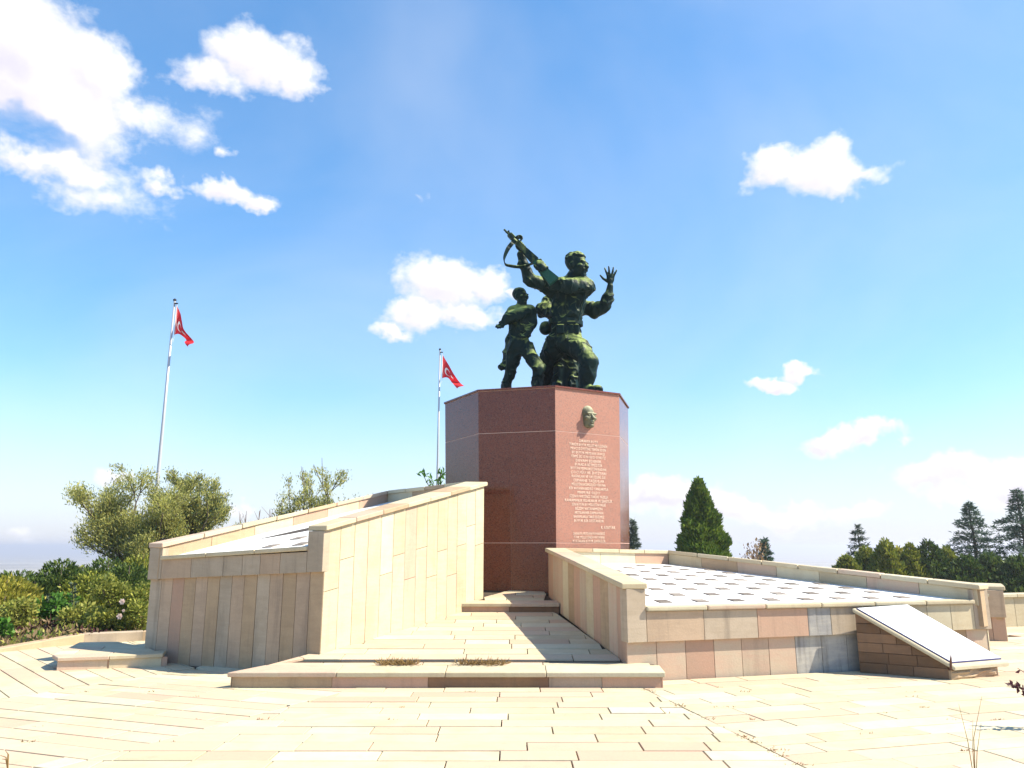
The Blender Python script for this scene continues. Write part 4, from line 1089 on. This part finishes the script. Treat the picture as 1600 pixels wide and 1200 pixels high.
# ------------------------------------------------------------------ flagpoles
def flag_material():
    m, t, b = material('red_flag_cloth')
    uv = t.n('ShaderNodeUVMap').outputs[0]; sx = t.n('ShaderNodeSeparateXYZ', i={0: uv}); x, y = sx.outputs[0], sx.outputs[1]
    def disc(cx, r):
        dx, dy = t.m('SUBTRACT', x, cx), t.m('SUBTRACT', y, .5)
        return t.m('LESS_THAN', t.m('SQRT', t.m('ADD', t.m('MULTIPLY', dx, dx), t.m('MULTIPLY', dy, dy))), r)
    cres = t.m('MULTIPLY', disc(.5, .25), t.m('SUBTRACT', 1.0, disc(.5625, .2)))
    dx, dy = t.m('SUBTRACT', x, .8), t.m('SUBTRACT', y, .5); r = t.m('SQRT', t.m('ADD', t.m('MULTIPLY', dx, dx), t.m('MULTIPLY', dy, dy)))
    an = t.m('ARCTAN2', dy, t.m('MULTIPLY', dx, -1.0)); seg = 2*math.pi/5
    fo = t.m('ABSOLUTE', t.m('SUBTRACT', t.m('MODULO', t.m('ADD', an, seg*2.5+20*seg*0), seg), seg/2))
    Rr = .125; ri = Rr*.382; ex, ey = ri*math.cos(math.pi/5)-Rr, ri*math.sin(math.pi/5); nx, ny = ey, -ex
    val = t.m('ADD', t.m('MULTIPLY', t.m('MULTIPLY', r, t.m('COSINE', fo)), nx), t.m('MULTIPLY', t.m('MULTIPLY', r, t.m('SINE', fo)), ny))
    star = t.m('LESS_THAN', val, nx*Rr)
    hem = t.m('LESS_THAN', x, .04)
    mask = t.m('MAXIMUM', t.m('MAXIMUM', cres, star), hem)
    c = t.mix(mask, (.58,.012,.022), (.80,.76,.76)); t.set(b, 'Base Color', c); t.set(b, 'Roughness', .7)
    tr = t.n('ShaderNodeBsdfTranslucent', i={'Color': c}); mx = t.n('ShaderNodeMixShader', i={0: .4, 1: b.outputs[0], 2: tr.outputs[0]})
    o = [n for n in t.t.nodes if n.type == 'OUTPUT_MATERIAL'][0]; t.t.links.new(mx.outputs[0], o.inputs[0]); return m
FLAG = flag_material()
def flagpole(px_top, py_top, Y, base_r, flag_pts, label, flabel):
    top = at(px_top, py_top, Y); p = thing('flagpole', label, 'flagpole', (top.x, Y, -.3), 'tall flagpoles behind the memorial')
    zb = -.5
    obj('pole', *tube_geo([(top.x, Y, zb), (top.x, Y, zb+3), (top.x, Y, zb+6.5), (top.x, Y, top.z)], [base_r, base_r*.9, base_r*.68, base_r*.46], 12), STEEL, p, smooth=True)
    obj('pole_cap', *tube_geo([(top.x, Y, top.z), (top.x, Y, top.z+.05), (top.x, Y, top.z+.09)], [base_r*.75, base_r*.8, base_r*.2], 10), DARKMETAL, p)
    obj('base_plate', *tube_geo([(top.x, Y, zb-.1), (top.x, Y, zb+.06)], [.3, .3], 12), STEEL, p)
    obj('pulley', *tube_geo([(top.x, Y-.02, top.z-.10), (top.x+.14, Y-.02, top.z-.12)], [.03, .03], 6), DARKMETAL, p)
    # halyard
    obj('halyard', *tube_geo([(top.x+.12, Y-.02, top.z-.1), (top.x+.16, Y-.03, top.z-1.2), (top.x+.10, Y-.05, top.z-1.65)], [.006]*3, 5), simple('rope', (.7,.7,.68), .8), p)
    # flag
    k = Y/CP; a, b, c, d = [at(x, y, Y) for x, y in flag_pts]     # hoist top, hoist bottom, fly top, fly bottom
    nu, nv = 26, 16; V, F, UV = [], [], []
    for j in range(nv+1):
        for i in range(nu+1):
            s, r = j/nv, i/nu
            h = a.lerp(b, s); e = c.lerp(d, s); q = h.lerp(e, r)
            q.z += (.30*r*(1-r)*(1-s)*-1.0)+(-.22*math.sin(math.pi*r)*s*s)*-1
            q.y += (.22*math.sin(r*9.5+s*2.2)*r**.6+.10*math.sin(r*17+s*4)*r)
            q.x += .05*math.sin(r*8+s*5)*r
            V.append(q); UV.append((r*1.5, 1-s))
    for j in range(nv):
        for i in range(nu): F.append([j*(nu+1)+i, j*(nu+1)+i+1, (j+1)*(nu+1)+i+1, (j+1)*(nu+1)+i])
    f = obj('flag', V, F, FLAG, None, smooth=True); tag(f, flabel, 'flag', 'red flags hanging from the poles')
    ul = f.data.uv_layers.new(name='UVMap')
    for lp in f.data.loops: ul.data[lp.index].uv = UV[lp.vertex_index]
flagpole(273, 470, 28, .082, [(275.5,475),(271.5,523),(301,538),(297,546)], 'tall leaning-looking steel flagpole at the far left beside the shrubs', 'red flag with white crescent drooping from the far left pole')
flagpole(687.5, 547, 35.5, .072, [(691,553),(690,591),(724,604),(714,608)], 'steel flagpole standing just left of the granite pedestal', 'red flag hanging just left of the granite pedestal')

# ------------------------------------------------------------------ vegetation
def leaf_cloud(name, P, D, size, mat, parent, aspect=.45, jitter=.5, kind=None, quad=True):
    """one small bent leaf per point P (n,3), pointing along D"""
    n = len(P); D = D+RNG.normal(0, jitter, (n, 3)); D /= np.linalg.norm(D, axis=1)[:, None]+1e-9
    A = RNG.normal(0, 1, (n, 3)); Sd = np.cross(D, A); Sd /= np.linalg.norm(Sd, axis=1)[:, None]+1e-9
    s = (size*RNG.uniform(.6, 1.35, n))[:, None]; Nn = np.cross(D, Sd)*s*.12
    v0, v1, v2, v3 = P, P+D*s*.5+Sd*s*aspect*.5+Nn, P+D*s, P+D*s*.5-Sd*s*aspect*.5+Nn
    V = np.stack([v0, v1, v2, v3], 1).reshape(-1, 3); Q = np.arange(4*n).reshape(n, 4)
    o = fast_mesh(name, V, Q, mat, parent)
    if kind: o['kind'] = kind
    return o
def ground_z(x, y):
    r = math.hypot(x-CEN[0], y-CEN[1]+3); return -.12 if r < 20 else -.12-.03*(min(r, 60)-20)-.10*max(0, min(r, 500)-60)
def broad_tree(name, label, px, py_top, Y, w_px, n, size, mat, seed, mat2=None, frac2=.0, lobes=None, base_drop=0.0, grp=None, lean=0.0):
    """a loose broadleaf tree: trunk, limbs, twigs, and leaves along the twigs"""
    rnd = random.Random(seed); g = np.random.default_rng(seed)
    top = at(px, py_top, Y); m = Y/1200/1.0; W_ = w_px*m/2; gz = ground_z(top.x, Y); H = top.z-gz
    root = thing(name, label, 'tree', (top.x, Y, gz), grp)
    geos, tips = [], []
    base = Vector((top.x+lean, Y, gz-.1))
    fork = base+Vector((0,0,H*.22)); geos.append(tube_geo([base, base+Vector((.05,0,H*.12)), fork], [.03*H, .026*H, .022*H], 8))
    def grow(p, d, ln, r, lev):
        pts = [p]; q = p; dd = d.copy()
        for i in range(3):
            dd = (dd+Vector((rnd.gauss(0,.15), rnd.gauss(0,.15), rnd.gauss(.10,.10)))).normalized(); q = q+dd*(ln/3); pts.append(q)
        geos.append(tube_geo(pts, [r, r*.85, r*.7, r*.5], 5 if lev > 1 else 7))
        if lev >= 3:
            tips.append((pts[1], pts[3])); return
        for i in range(rnd.randint(3, 4)):
            a = rnd.uniform(0, 6.28); sp = rnd.uniform(.45, .95)
            o = Vector((math.cos(a), math.sin(a), rnd.uniform(-.25, .6))); grow(pts[rnd.randint(1, 3)], (dd+o*sp).normalized(), ln*rnd.uniform(.55, .78), r*.55, lev+1)
    for (lx, ly, lz) in (lobes or [(-.8,0,.7),(.7,.2,.8),(-.2,-.3,1.0),(.3,.4,1.0),(-.4,.5,.8),(.1,-.6,.8)]):
        tgt = Vector((top.x+lx*W_, Y+ly*W_, gz+H*.94*lz)); d = tgt-fork; grow(fork, d.normalized(), d.length*.60, .013*H, 1)
    obj('trunk', *merge(geos), BARK, root, smooth=True)
    P = np.empty((n, 3)); D = np.empty((n, 3))
    for i in range(n):
        a, b = tips[rnd.randrange(len(tips))]; t = rnd.random()**.7; c = a.lerp(b, t)
        P[i] = c; D[i] = (b-a).normalized()
    P += g.normal(0, .045*W_+.03, P.shape); D[:, 2] -= .05
    D[:, 2] += .35; keep = P[:, 2] < top.z+.25; P, D = P[keep], D[keep]
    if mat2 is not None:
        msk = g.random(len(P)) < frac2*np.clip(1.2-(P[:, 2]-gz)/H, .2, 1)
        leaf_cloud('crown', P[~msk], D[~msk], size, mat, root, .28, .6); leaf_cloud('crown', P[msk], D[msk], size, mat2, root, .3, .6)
    else: leaf_cloud('crown', P, D, size, mat, root, .32, .7)
    return root
LT = 'loose silvery trees behind the left block'
broad_tree('silver_tree', 'broad silvery green tree behind the flagpole at far left', 228, 738, 24, 215, 42000, .095, L_OLIVE, 3, L_OLIVED, .18,
           [(-1.05,0,.60),(-.75,.2,.78),(-.35,-.2,.92),(.1,.1,1.03),(.45,.2,.95),(.3,-.4,.72),(-.5,.5,.66),(.7,.1,.75),(-.95,-.2,.72),(-.6,-.3,.45),(.3,-.5,.5),(.7,.3,.45),(-.1,.2,.4),(-.9,.2,.42)], lean=.3, grp=LT)
broad_tree('silver_tree', 'upright silvery tree with dark green lower side right of the flagpole', 306, 729, 25, 105, 20000, .095, L_OLIVE, 8, L_OLIVED, .42,
           [(-.7,0,.62),(.1,.1,1.03),(.4,.2,.9),(-.2,-.4,.8),(.7,.1,.72),(.2,.4,.85)], grp=LT)
broad_tree('silver_tree', 'small low silvery tree peeking over the left block coping', 350, 806, 26, 70, 4200, .11, L_OLIVE, 12, None, 0, [(-.7,0,.9),(.1,.1,1.0),(.6,.2,.92)], grp=LT)
broad_tree('silver_tree', 'feathery tree rising over the middle of the left block', 515, 746, 28, 140, 9000, .11, L_OLIVE, 17, L_OLIVED, .3,
           [(-.95,0,.80),(-.55,.1,.97),(-.2,-.2,1.0),(.2,.1,1.01),(.5,.2,.95),(.9,.1,.84),(0,.4,.85)], grp=LT)
broad_tree('leafy_tree', 'bright green leafy sprig showing beside the pedestal left edge', 700, 733, 22, 22, 500, .17, L_BRIGHT, 23, None, 0, [(-.6,0,.9),(.3,.1,1.0),(.6,.1,.9)])
def bare_twigs(name, label, px0, px1, py_top, Y, n, seed, mat, leafmat=None):
    rnd = random.Random(seed); c = at((px0+px1)/2, py_top, Y); gz = ground_z(c.x, Y); root = thing(name, label, 'shrub', (c.x, Y, gz)); geos = []; tips = []
    for i in range(n):
        t = at(rnd.uniform(px0, px1), py_top+rnd.uniform(0, 22), Y+rnd.uniform(-.4, .4)); b = Vector((c.x+(t.x-c.x)*.45, Y, gz))
        mid = b.lerp(t, .55)+Vector((rnd.gauss(0,.08), 0, 0)); geos.append(tube_geo([b, mid, t], [.03, .018, .006], 5))
        for k in range(4):
            q = mid.lerp(t, rnd.uniform(0, .8)); e = q+Vector((rnd.gauss(0,.16), rnd.gauss(0,.1), rnd.uniform(.12,.4))); geos.append(tube_geo([q, e], [.01, .004], 4, False)); tips.append(e)
    obj('stem', *merge(geos), mat, root)
    if leafmat:
        P = np.array([tuple(tips[rnd.randrange(len(tips))]) for _ in range(260)])+RNG.normal(0, .06, (260, 3)); leaf_cloud('foliage', P, np.tile([0,0,1.], (260, 1)), .09, leafmat, root)
bare_twigs('bare_shrub', 'leafless grey twigs sticking up over the left block coping', 372, 428, 786, 26, 9, 3, TWIG)
bare_twigs('dry_shrub', 'reddish dry shrub stems right of the large cone tree', 1160, 1186, 850, 22, 7, 5, TWIG, L_DRY)
def cone_tree(name, label, px, py_top, Y, w_px, n, size, mat, seed, cat='tree', base_y=None, mat2=None, taper=.75, grp=None, height_of_base=None, rag=.10):
    """a dense cone: sprays that point up and outward, set in a lumpy shell"""
    g = np.random.default_rng(seed); top = at(px, py_top, Y); W_ = w_px*Y/1200/2; gz = ground_z(top.x, Y) if height_of_base is None else height_of_base; H = top.z-gz
    root = thing(name, label, cat, (top.x, Y, gz), grp)
    obj('trunk', *tube_geo([(top.x, Y, gz-.1), (top.x, Y, gz+H*.5), (top.x, Y, top.z-.05*H)], [.035*H, .02*H, .006*H], 7), BARK, root)
    t = 1-np.sqrt(g.random(n)); th = g.random(n)*2*np.pi
    lump = 1+.16*np.sin(th*3+t*9+seed)+.12*np.sin(th*7-t*21)+.10*np.sin(t*34+th*2)
    rad = W_*np.minimum(1, (1-t)**taper*1.0)*lump*(1-np.abs(g.normal(0, rag, n)))*np.where(t < .06, .85+2.5*t, 1)
    P = np.stack([top.x+rad*np.cos(th), Y+rad*np.sin(th), gz+.02+H*t*.97], 1)
    D = np.stack([np.cos(th)*.55, np.sin(th)*.55, np.full(n, .85)], 1)
    leaf_cloud('crown', P, D, size, mat, root, .38, .30)
    if mat2 is not None:
        k = g.random(n) < .3; leaf_cloud('crown', P[k], D[k], size*1.05, mat2, root, .38, .35)
    return root
cone_tree('thuja_tree', 'large dense dark green cone tree behind the right block', 1091, 744, 30, 100, 26000, .20, L_THUJA, 4, taper=.80, rag=.17)
# a few ragged leaders at its tip
def cedar(name, label, px, py_top, Y, w_px, seed, mat, grp='open layered cedars on the right', droop=.12, tiers=16, full=.8):
    rnd = random.Random(seed); top = at(px, py_top, Y); W_ = w_px*Y/1200/2; gz = ground_z(top.x, Y); H = top.z-gz
    root = thing(name, label, 'tree', (top.x, Y, gz), grp)
    geos = [tube_geo([(top.x, Y, gz-.2), (top.x+.02*H, Y, gz+H*.5), (top.x, Y, gz+H*.85), (top.x-.01*H, Y, top.z)], [.028*H, .018*H, .008*H, .003*H], 7)]
    P, D = [], []
    for i in range(tiers):
        t = .10+.88*(i/(tiers-1))**.92; z = gz+H*t; reach = W_*(1-t)**.92*1.1+.008*H
        nb = rnd.randint(4, 6)
        a0 = rnd.random()*6.28
        for k in range(nb):
            a = a0+2*math.pi*k/nb+rnd.gauss(0,.22); ln = reach*rnd.uniform(.62, 1.12); d = Vector((math.cos(a), math.sin(a), 0)); up = rnd.uniform(.08, .36)
            zz = z+rnd.gauss(0, .012*H); b = Vector((top.x, Y, zz)); pts = [b]
            for q in range(1, 5):
                s = q/4; pts.append(b+d*(ln*s)+Vector((0,0,ln*(up*s-droop*2.2*s*s))))
            geos.append(tube_geo(pts, [.007*H*(1-t)+.012, .008, .007, .006, .004], 4, False))
            for q in range(int((70*ln/W_+12)*full)):
                s = rnd.random()**.85; j = min(3, int(s*4)); c = pts[j].lerp(pts[j+1], s*4-j); sd = Vector((-d.y, d.x, 0))
                off = rnd.gauss(0, .09*ln*(1.1-s*.6)); P.append(c+sd*off+Vector((0,0,rnd.gauss(0,.015)+abs(off)*-.05))); D.append(d*.8+sd*(off*2)+Vector((0,0,rnd.uniform(-.15,.4))))
    obj('trunk', *merge(geos), BARK, root)
    P = np.array([tuple(v) for v in P]); D = np.array([tuple(v) for v in D]); P = np.repeat(P, 3, 0)+RNG.normal(0, .05, (len(P)*3, 3)); D = np.repeat(D, 3, 0)
    leaf_cloud('crown', P, D, (.0050*Y), mat, root, .20, .4)
cedar('cedar_tree', 'tall blue green cedar with flat layered branches near the right edge', 1513, 786, 42, 150, 3, L_CEDAR)
cedar('cedar_tree', 'tallest cedar cut by the right edge of the photo', 1588, 765, 40, 150, 6, L_CEDAR, tiers=19)
cedar('cedar_tree', 'pale thin cedar with drooping tip at the start of the hedge', 1339, 820, 40, 78, 9, L_CEDARP, droop=.22, tiers=9, full=.5)
cedar('cedar_tree', 'tiny far cedar right of the dry reddish stems', 1194, 843, 48, 34, 12, L_CEDAR, tiers=9, full=.7)
cedar('cedar_tree', 'thin small cedar beside the pedestal right edge', 988, 815, 42, 30, 15, L_CEDARP, tiers=10, full=.7)
JG = 'yellowish junipers in the right hedge row'
jun = [(1322,872,36,40,L_JUN,'low rounded juniper at the left end of the right hedge'),(1352,858,37,46,L_JUN,'juniper in front of the pale drooping cedar'),(1382,845,36,44,L_JUN,'pointed juniper right of the pale drooping cedar'),
       (1403,858,38,34,L_GOLD,'thin brownish gold juniper in the hedge gap'),(1421,853,36,40,L_JUN,'slim yellowish juniper mid hedge'),(1449,847,36,50,L_JUND,'darker brown green juniper taller than its neighbours'),
       (1478,858,37,44,L_JUN,'juniper just left of the tall layered cedar'),(1508,872,35,60,L_JUND,'dark bushy juniper below the tall layered cedar'),(1545,868,35,60,L_JUND,'dark juniper between the two tall cedars'),(1590,872,34,70,L_JUND,'dark juniper at the right edge beneath the tallest cedar')]
for i, (x, y, Y, w, m, lb) in enumerate(jun): cone_tree('juniper_bush', lb, x, y-4, Y, w*1.5, 5500, .19, m, 30+i, 'bush', taper=.72, grp=JG, rag=.3)
# left shrub bed
LG = 'junipers in the left shrub bed'
for i, (x, y, Y, w, m, lb, n) in enumerate([(12,900,16.5,86,L_GOLD,'golden green bush at the far left edge',3800),(55,905,18,64,L_JUND,'dark low juniper second from the left edge',3000),(98,874,18.5,66,L_JUND,'dark pointed juniper below the silvery tree',4600),
      (150,893,18.5,84,L_JUN,'brownish green juniper right of the dark pointed one',4200),(203,880,19.5,74,L_JUND,'dark juniper hidden behind the rose bush',3600),(-40,905,18,90,L_JUN,'juniper mostly beyond the left edge',2500)]):
    cone_tree('juniper_bush', lb, x, y, Y, w*1.45, n*2, .10, m, 50+i, 'bush', taper=.45, grp=LG, rag=.2, mat2=None)
for i, (x, y, Y, w, m, lb) in enumerate([(30,893,22,90,L_JUND,'dark far bush behind the golden bush at left'),(125,884,23,90,L_JUN,'far olive green bush behind the dark pointed juniper'),(170,872,22.5,80,L_JUND,'dark far bush under the silvery tree crown'),(222,868,22.5,80,L_JUN,'far bush just left of the left block corner')]):
    cone_tree('juniper_bush', lb, x, y, Y, w*1.45, 5200, .13, m, 70+i, 'bush', taper=.5, grp=LG, rag=.25)
def bush(name, label, px, py, Y, w_px, h_px, n, size, mat, seed, cat='bush', aspect=.6, kind=None, mat2=None):
    g = np.random.default_rng(seed); c = at(px, py, Y); W_ = w_px*Y/1200/2; H = h_px*Y/1200; gz = ground_z(c.x, Y)
    root = thing(name, label, cat, (c.x, Y, gz))
    nl = 16; lc = np.stack([c.x+g.uniform(-.75,.75,nl)*W_, Y+g.uniform(-.6,.6,nl)*W_, c.z+g.uniform(-.42,.36,nl)*H], 1)
    i = g.integers(0, nl, n); v = g.normal(0, 1, (n, 3)); v /= np.linalg.norm(v, axis=1)[:, None]
    P = lc[i]+v*(W_*.36)*(g.random(n)**.35)[:, None]; P[:, 2] = np.maximum(P[:, 2], gz+.02)
    geos = [tube_geo([(c.x+g.uniform(-.1,.1), Y, gz-.05), tuple((np.array([c.x, Y, gz])+lc[k])/2+np.array([0,0,.1])), tuple(lc[k])], [.03,.02,.008], 5) for k in range(nl)]
    obj('stem', *merge(geos), TWIG, root)
    leaf_cloud('foliage', P, v+np.array([0,0,.3]), size, mat, root, aspect, .5)
    return root, lc
rb, lc = bush('rose_bush', 'yellow green rose bush with pale blooms beside the left block', 196, 948, 14.9, 92, 84, 9000, .062, L_ROSE, 77)
def rose(px, py, Y, r, mat, label):
    root = thing('rose_bloom', label, 'flower'); c = at(px, py, Y); V, F = [], []; g = random.Random(px)
    for ring, (k, rr, tilt) in enumerate(((6, 1.0, .25), (5, .7, .7), (4, .4, 1.1))):
        for i in range(k):
            a = 2*math.pi*i/k+ring*.4; d = Vector((math.cos(a), -.35, math.sin(a))).normalized(); t = Vector((-math.sin(a), 0, math.cos(a))); f = Vector((0,-1,.2)).normalized()
            b = c+f*(ring*.15*r); p1 = b+(d*math.cos(tilt)+f*math.sin(tilt))*r*rr; o = len(V)
            V += [b, b+(p1-b)*.55+t*r*rr*.42, p1+t*r*rr*.16, p1-t*r*rr*.16, b+(p1-b)*.55-t*r*rr*.42]; F.append([o, o+1, o+2, o+3, o+4])
    obj('petal', V, F, mat, root)
    return root
rose(192, 940, 14.35, .058, PETAL, 'upper pale rose bloom on the bush by the left block')
rose(188, 963, 14.3, .058, PETAL, 'lower pinkish rose bloom on the bush by the left block')
rose(193.5, 954, 14.35, .03, PETAL, 'tiny rose bud between two pale blooms')
bush('weed_clump', 'bright green leafy weed clump in the left shrub bed', 86, 952, 15.6, 46, 36, 1100, .10, L_BRIGHT, 81, 'weed')
bush('weed_clump', 'yellowish green weeds in the middle of the left bed', 128, 966, 15.2, 62, 36, 1500, .08, L_WEED, 82, 'weed')
bush('weed_clump', 'yellow green weeds below the golden bush at left', 30, 962, 15.0, 70, 44, 1700, .08, L_WEED, 83, 'weed')
bush('weed_clump', 'grassy bright green weeds by the planter kerb', 56, 1003, 13.9, 34, 18, 420, .10, L_BRIGHT, 84, 'weed', .22)
bush('leafy_shrub', 'dark shaded shrub at the foot of the rose bush', 165, 988, 14.7, 46, 20, 900, .08, L_JUND, 85)
bush('weed_clump', 'bright green weed tuft at the left edge', 4, 985, 14.2, 20, 24, 300, .10, L_BRIGHT, 86, 'weed')
def spike(px, py0, py1, Y, label):
    root = thing('mullein_plant', label, 'weed'); a, b = at(px, py1, Y), at(px-2, py0, Y); obj('stem', *tube_geo([a, b], [.012,.006], 5), L_WEED, root)
    n = 130; t = RNG.random(n); P = np.array(a)[None]*(1-t[:, None])+np.array(b)[None]*t[:, None]; th = RNG.random(n)*6.28
    leaf_cloud('foliage', P, np.stack([np.cos(th), np.sin(th), np.full(n, .3)], 1), .075, L_CEDARP, root, .45, .2)
spike(116, 910, 960, 15.5, 'tall pale leafy spike in the middle of the left bed')
spike(80, 930, 965, 15.5, 'shorter pale leafy spike above the bright weeds')
def groundcover():
    n = 9000; x = RNG.uniform(-9.6, -6.3, n); y = RNG.uniform(12.9, 17.5, n)
    ok = y > 12.75+np.clip(x+8.1, 0, 9)*1.0+.1; x, y = x[ok], y[ok]
    z = -.1+RNG.random(len(x))**1.5*.42*(.5+np.sin(x*3.1)*np.cos(y*2.3)*.4)
    P = np.stack([x, y, z], 1); k = RNG.random(len(x))
    nz = np.sin(x*2.2+1)+np.sin(y*3+x)
    for nm, sel, m, s in (('dry_groundcover', (k < .55), L_DRY, .10), ('purple_groundcover', (k >= .55) & (nz < .2), L_PURPLE, .10), ('green_groundcover', (k >= .55) & (nz >= .2), L_WEED, .10)):
        o = leaf_cloud(nm, P[sel], np.tile([0,0,.8], (sel.sum(), 1)), s, m, None, .4, .7, 'stuff'); o['label'] = 'low tangled '+nm.split('_')[0]+' ground cover in the left bed'
groundcover()
def grass_joint(px0, px1, py, Y, label, seed):
    g = np.random.default_rng(seed); a, b = at(px0, py, Y), at(px1, py, Y); n = 420; t = g.beta(1.6, 1.6, n)
    P = np.stack([a.x+(b.x-a.x)*t, Y+g.normal(0, .035, n), np.full(n, zr(0, Y)+.002)], 1)
    o = leaf_cloud('dry_grass', P, np.stack([g.normal(0,.8,n), g.normal(0,.5,n), np.full(n, .55)], 1), .085, L_STRAW, None, .10, .3); tag(o, label, 'grass tuft', 'dry grass tufts in the paving joints')
grass_joint(590, 655, 1037, 9.84, 'smaller left tuft of dry brown grass in the ramp joint', 1)
grass_joint(712, 792, 1037, 9.84, 'longer right tuft of dry brown grass in the ramp joint', 2)
def joint_weeds():
    g = np.random.default_rng(9); P = []; D = []
    spots = [(1.52+.1955*t, 9.5-t) for t in g.uniform(.1, 3.3, 26)]+[(g.uniform(-5, 7), 9.5-.285*k+.002) for k in g.integers(0, 11, 34)]
    for x, y in spots:
        k = int(g.integers(4, 16))
        P.append(np.stack([x+g.normal(0,.035,k), np.full(k, y)+g.normal(0,.006,k), np.full(k, -.006)], 1)); D.append(np.stack([g.normal(0,.7,k), g.normal(0,.7,k), np.full(k,.6)], 1))
    o = leaf_cloud('joint_weeds', np.concatenate(P), np.concatenate(D), .028, L_STRAW, None, .25, .3, 'stuff'); o['label'] = 'tiny dry weeds and crumbs in the joints of the paving'
joint_weeds()
def blades(name, label, base, tips, r=.006, mat=L_GRASS):
    root = thing(name, label, 'grass stalk', base); b = Vector(base)
    for tip in tips:
        t = Vector(tip); m = b.lerp(t, .5)+Vector(((t.x-b.x)*-.18, 0, .03)); obj('stem', *tube_geo([b, m, t], [r, r*.7, r*.25], 5), mat, root)
bY = 5.62; bb = at(1521, 1203, bY); bb = (bb.x, bb.y, 0.0)
blades('grass_stalk', 'thin dry grass stalks standing on the paving at lower right', bb, [at(1498, 1100, bY), at(1534, 1088, bY+.1), at(1533, 1130, bY-.1), at(1520, 1125, bY)], .0035, L_STRAW)
blades('grass_stalk', 'tiny brown weed at the lower left corner of the paving', (at(6, 1196, 6.1).x, 6.15, 0), [at(0, 1180, 6.15), at(12, 1178, 6.1), at(8, 1172, 6.2), at(3, 1186, 6.1)], .006, L_STRAW)
def barberry():
    root = thing('barberry_shrub', 'purple leaved shrub twig entering at the right edge', 'shrub', (5.6, 7.6, 0)); Y = 7.4; geos = []; P = []; D = []
    b = at(1680, 1120, Y)
    for px, py in ((1581,1070),(1590,1044),(1600,1085),(1640,1050),(1660,1090),(1650,1030)):
        t = at(px, py, Y+random.uniform(-.1,.1)); m = b.lerp(t, .5)+Vector((0,0,.06)); geos.append(tube_geo([Vector((b.x, Y, 0)), b, m, t], [.012,.01,.007,.003], 5))
        for k in range(26 if px != 1590 else 7):
            q = m.lerp(t, random.random()**.6); P.append(q); D.append((random.gauss(0,1), random.gauss(0,1), random.gauss(.2,1)))
    obj('stem', *merge(geos), TWIG, root); leaf_cloud('foliage', np.array([tuple(p) for p in P]), np.array(D), .055, L_PURPLE, root, .6, .2)
barberry()
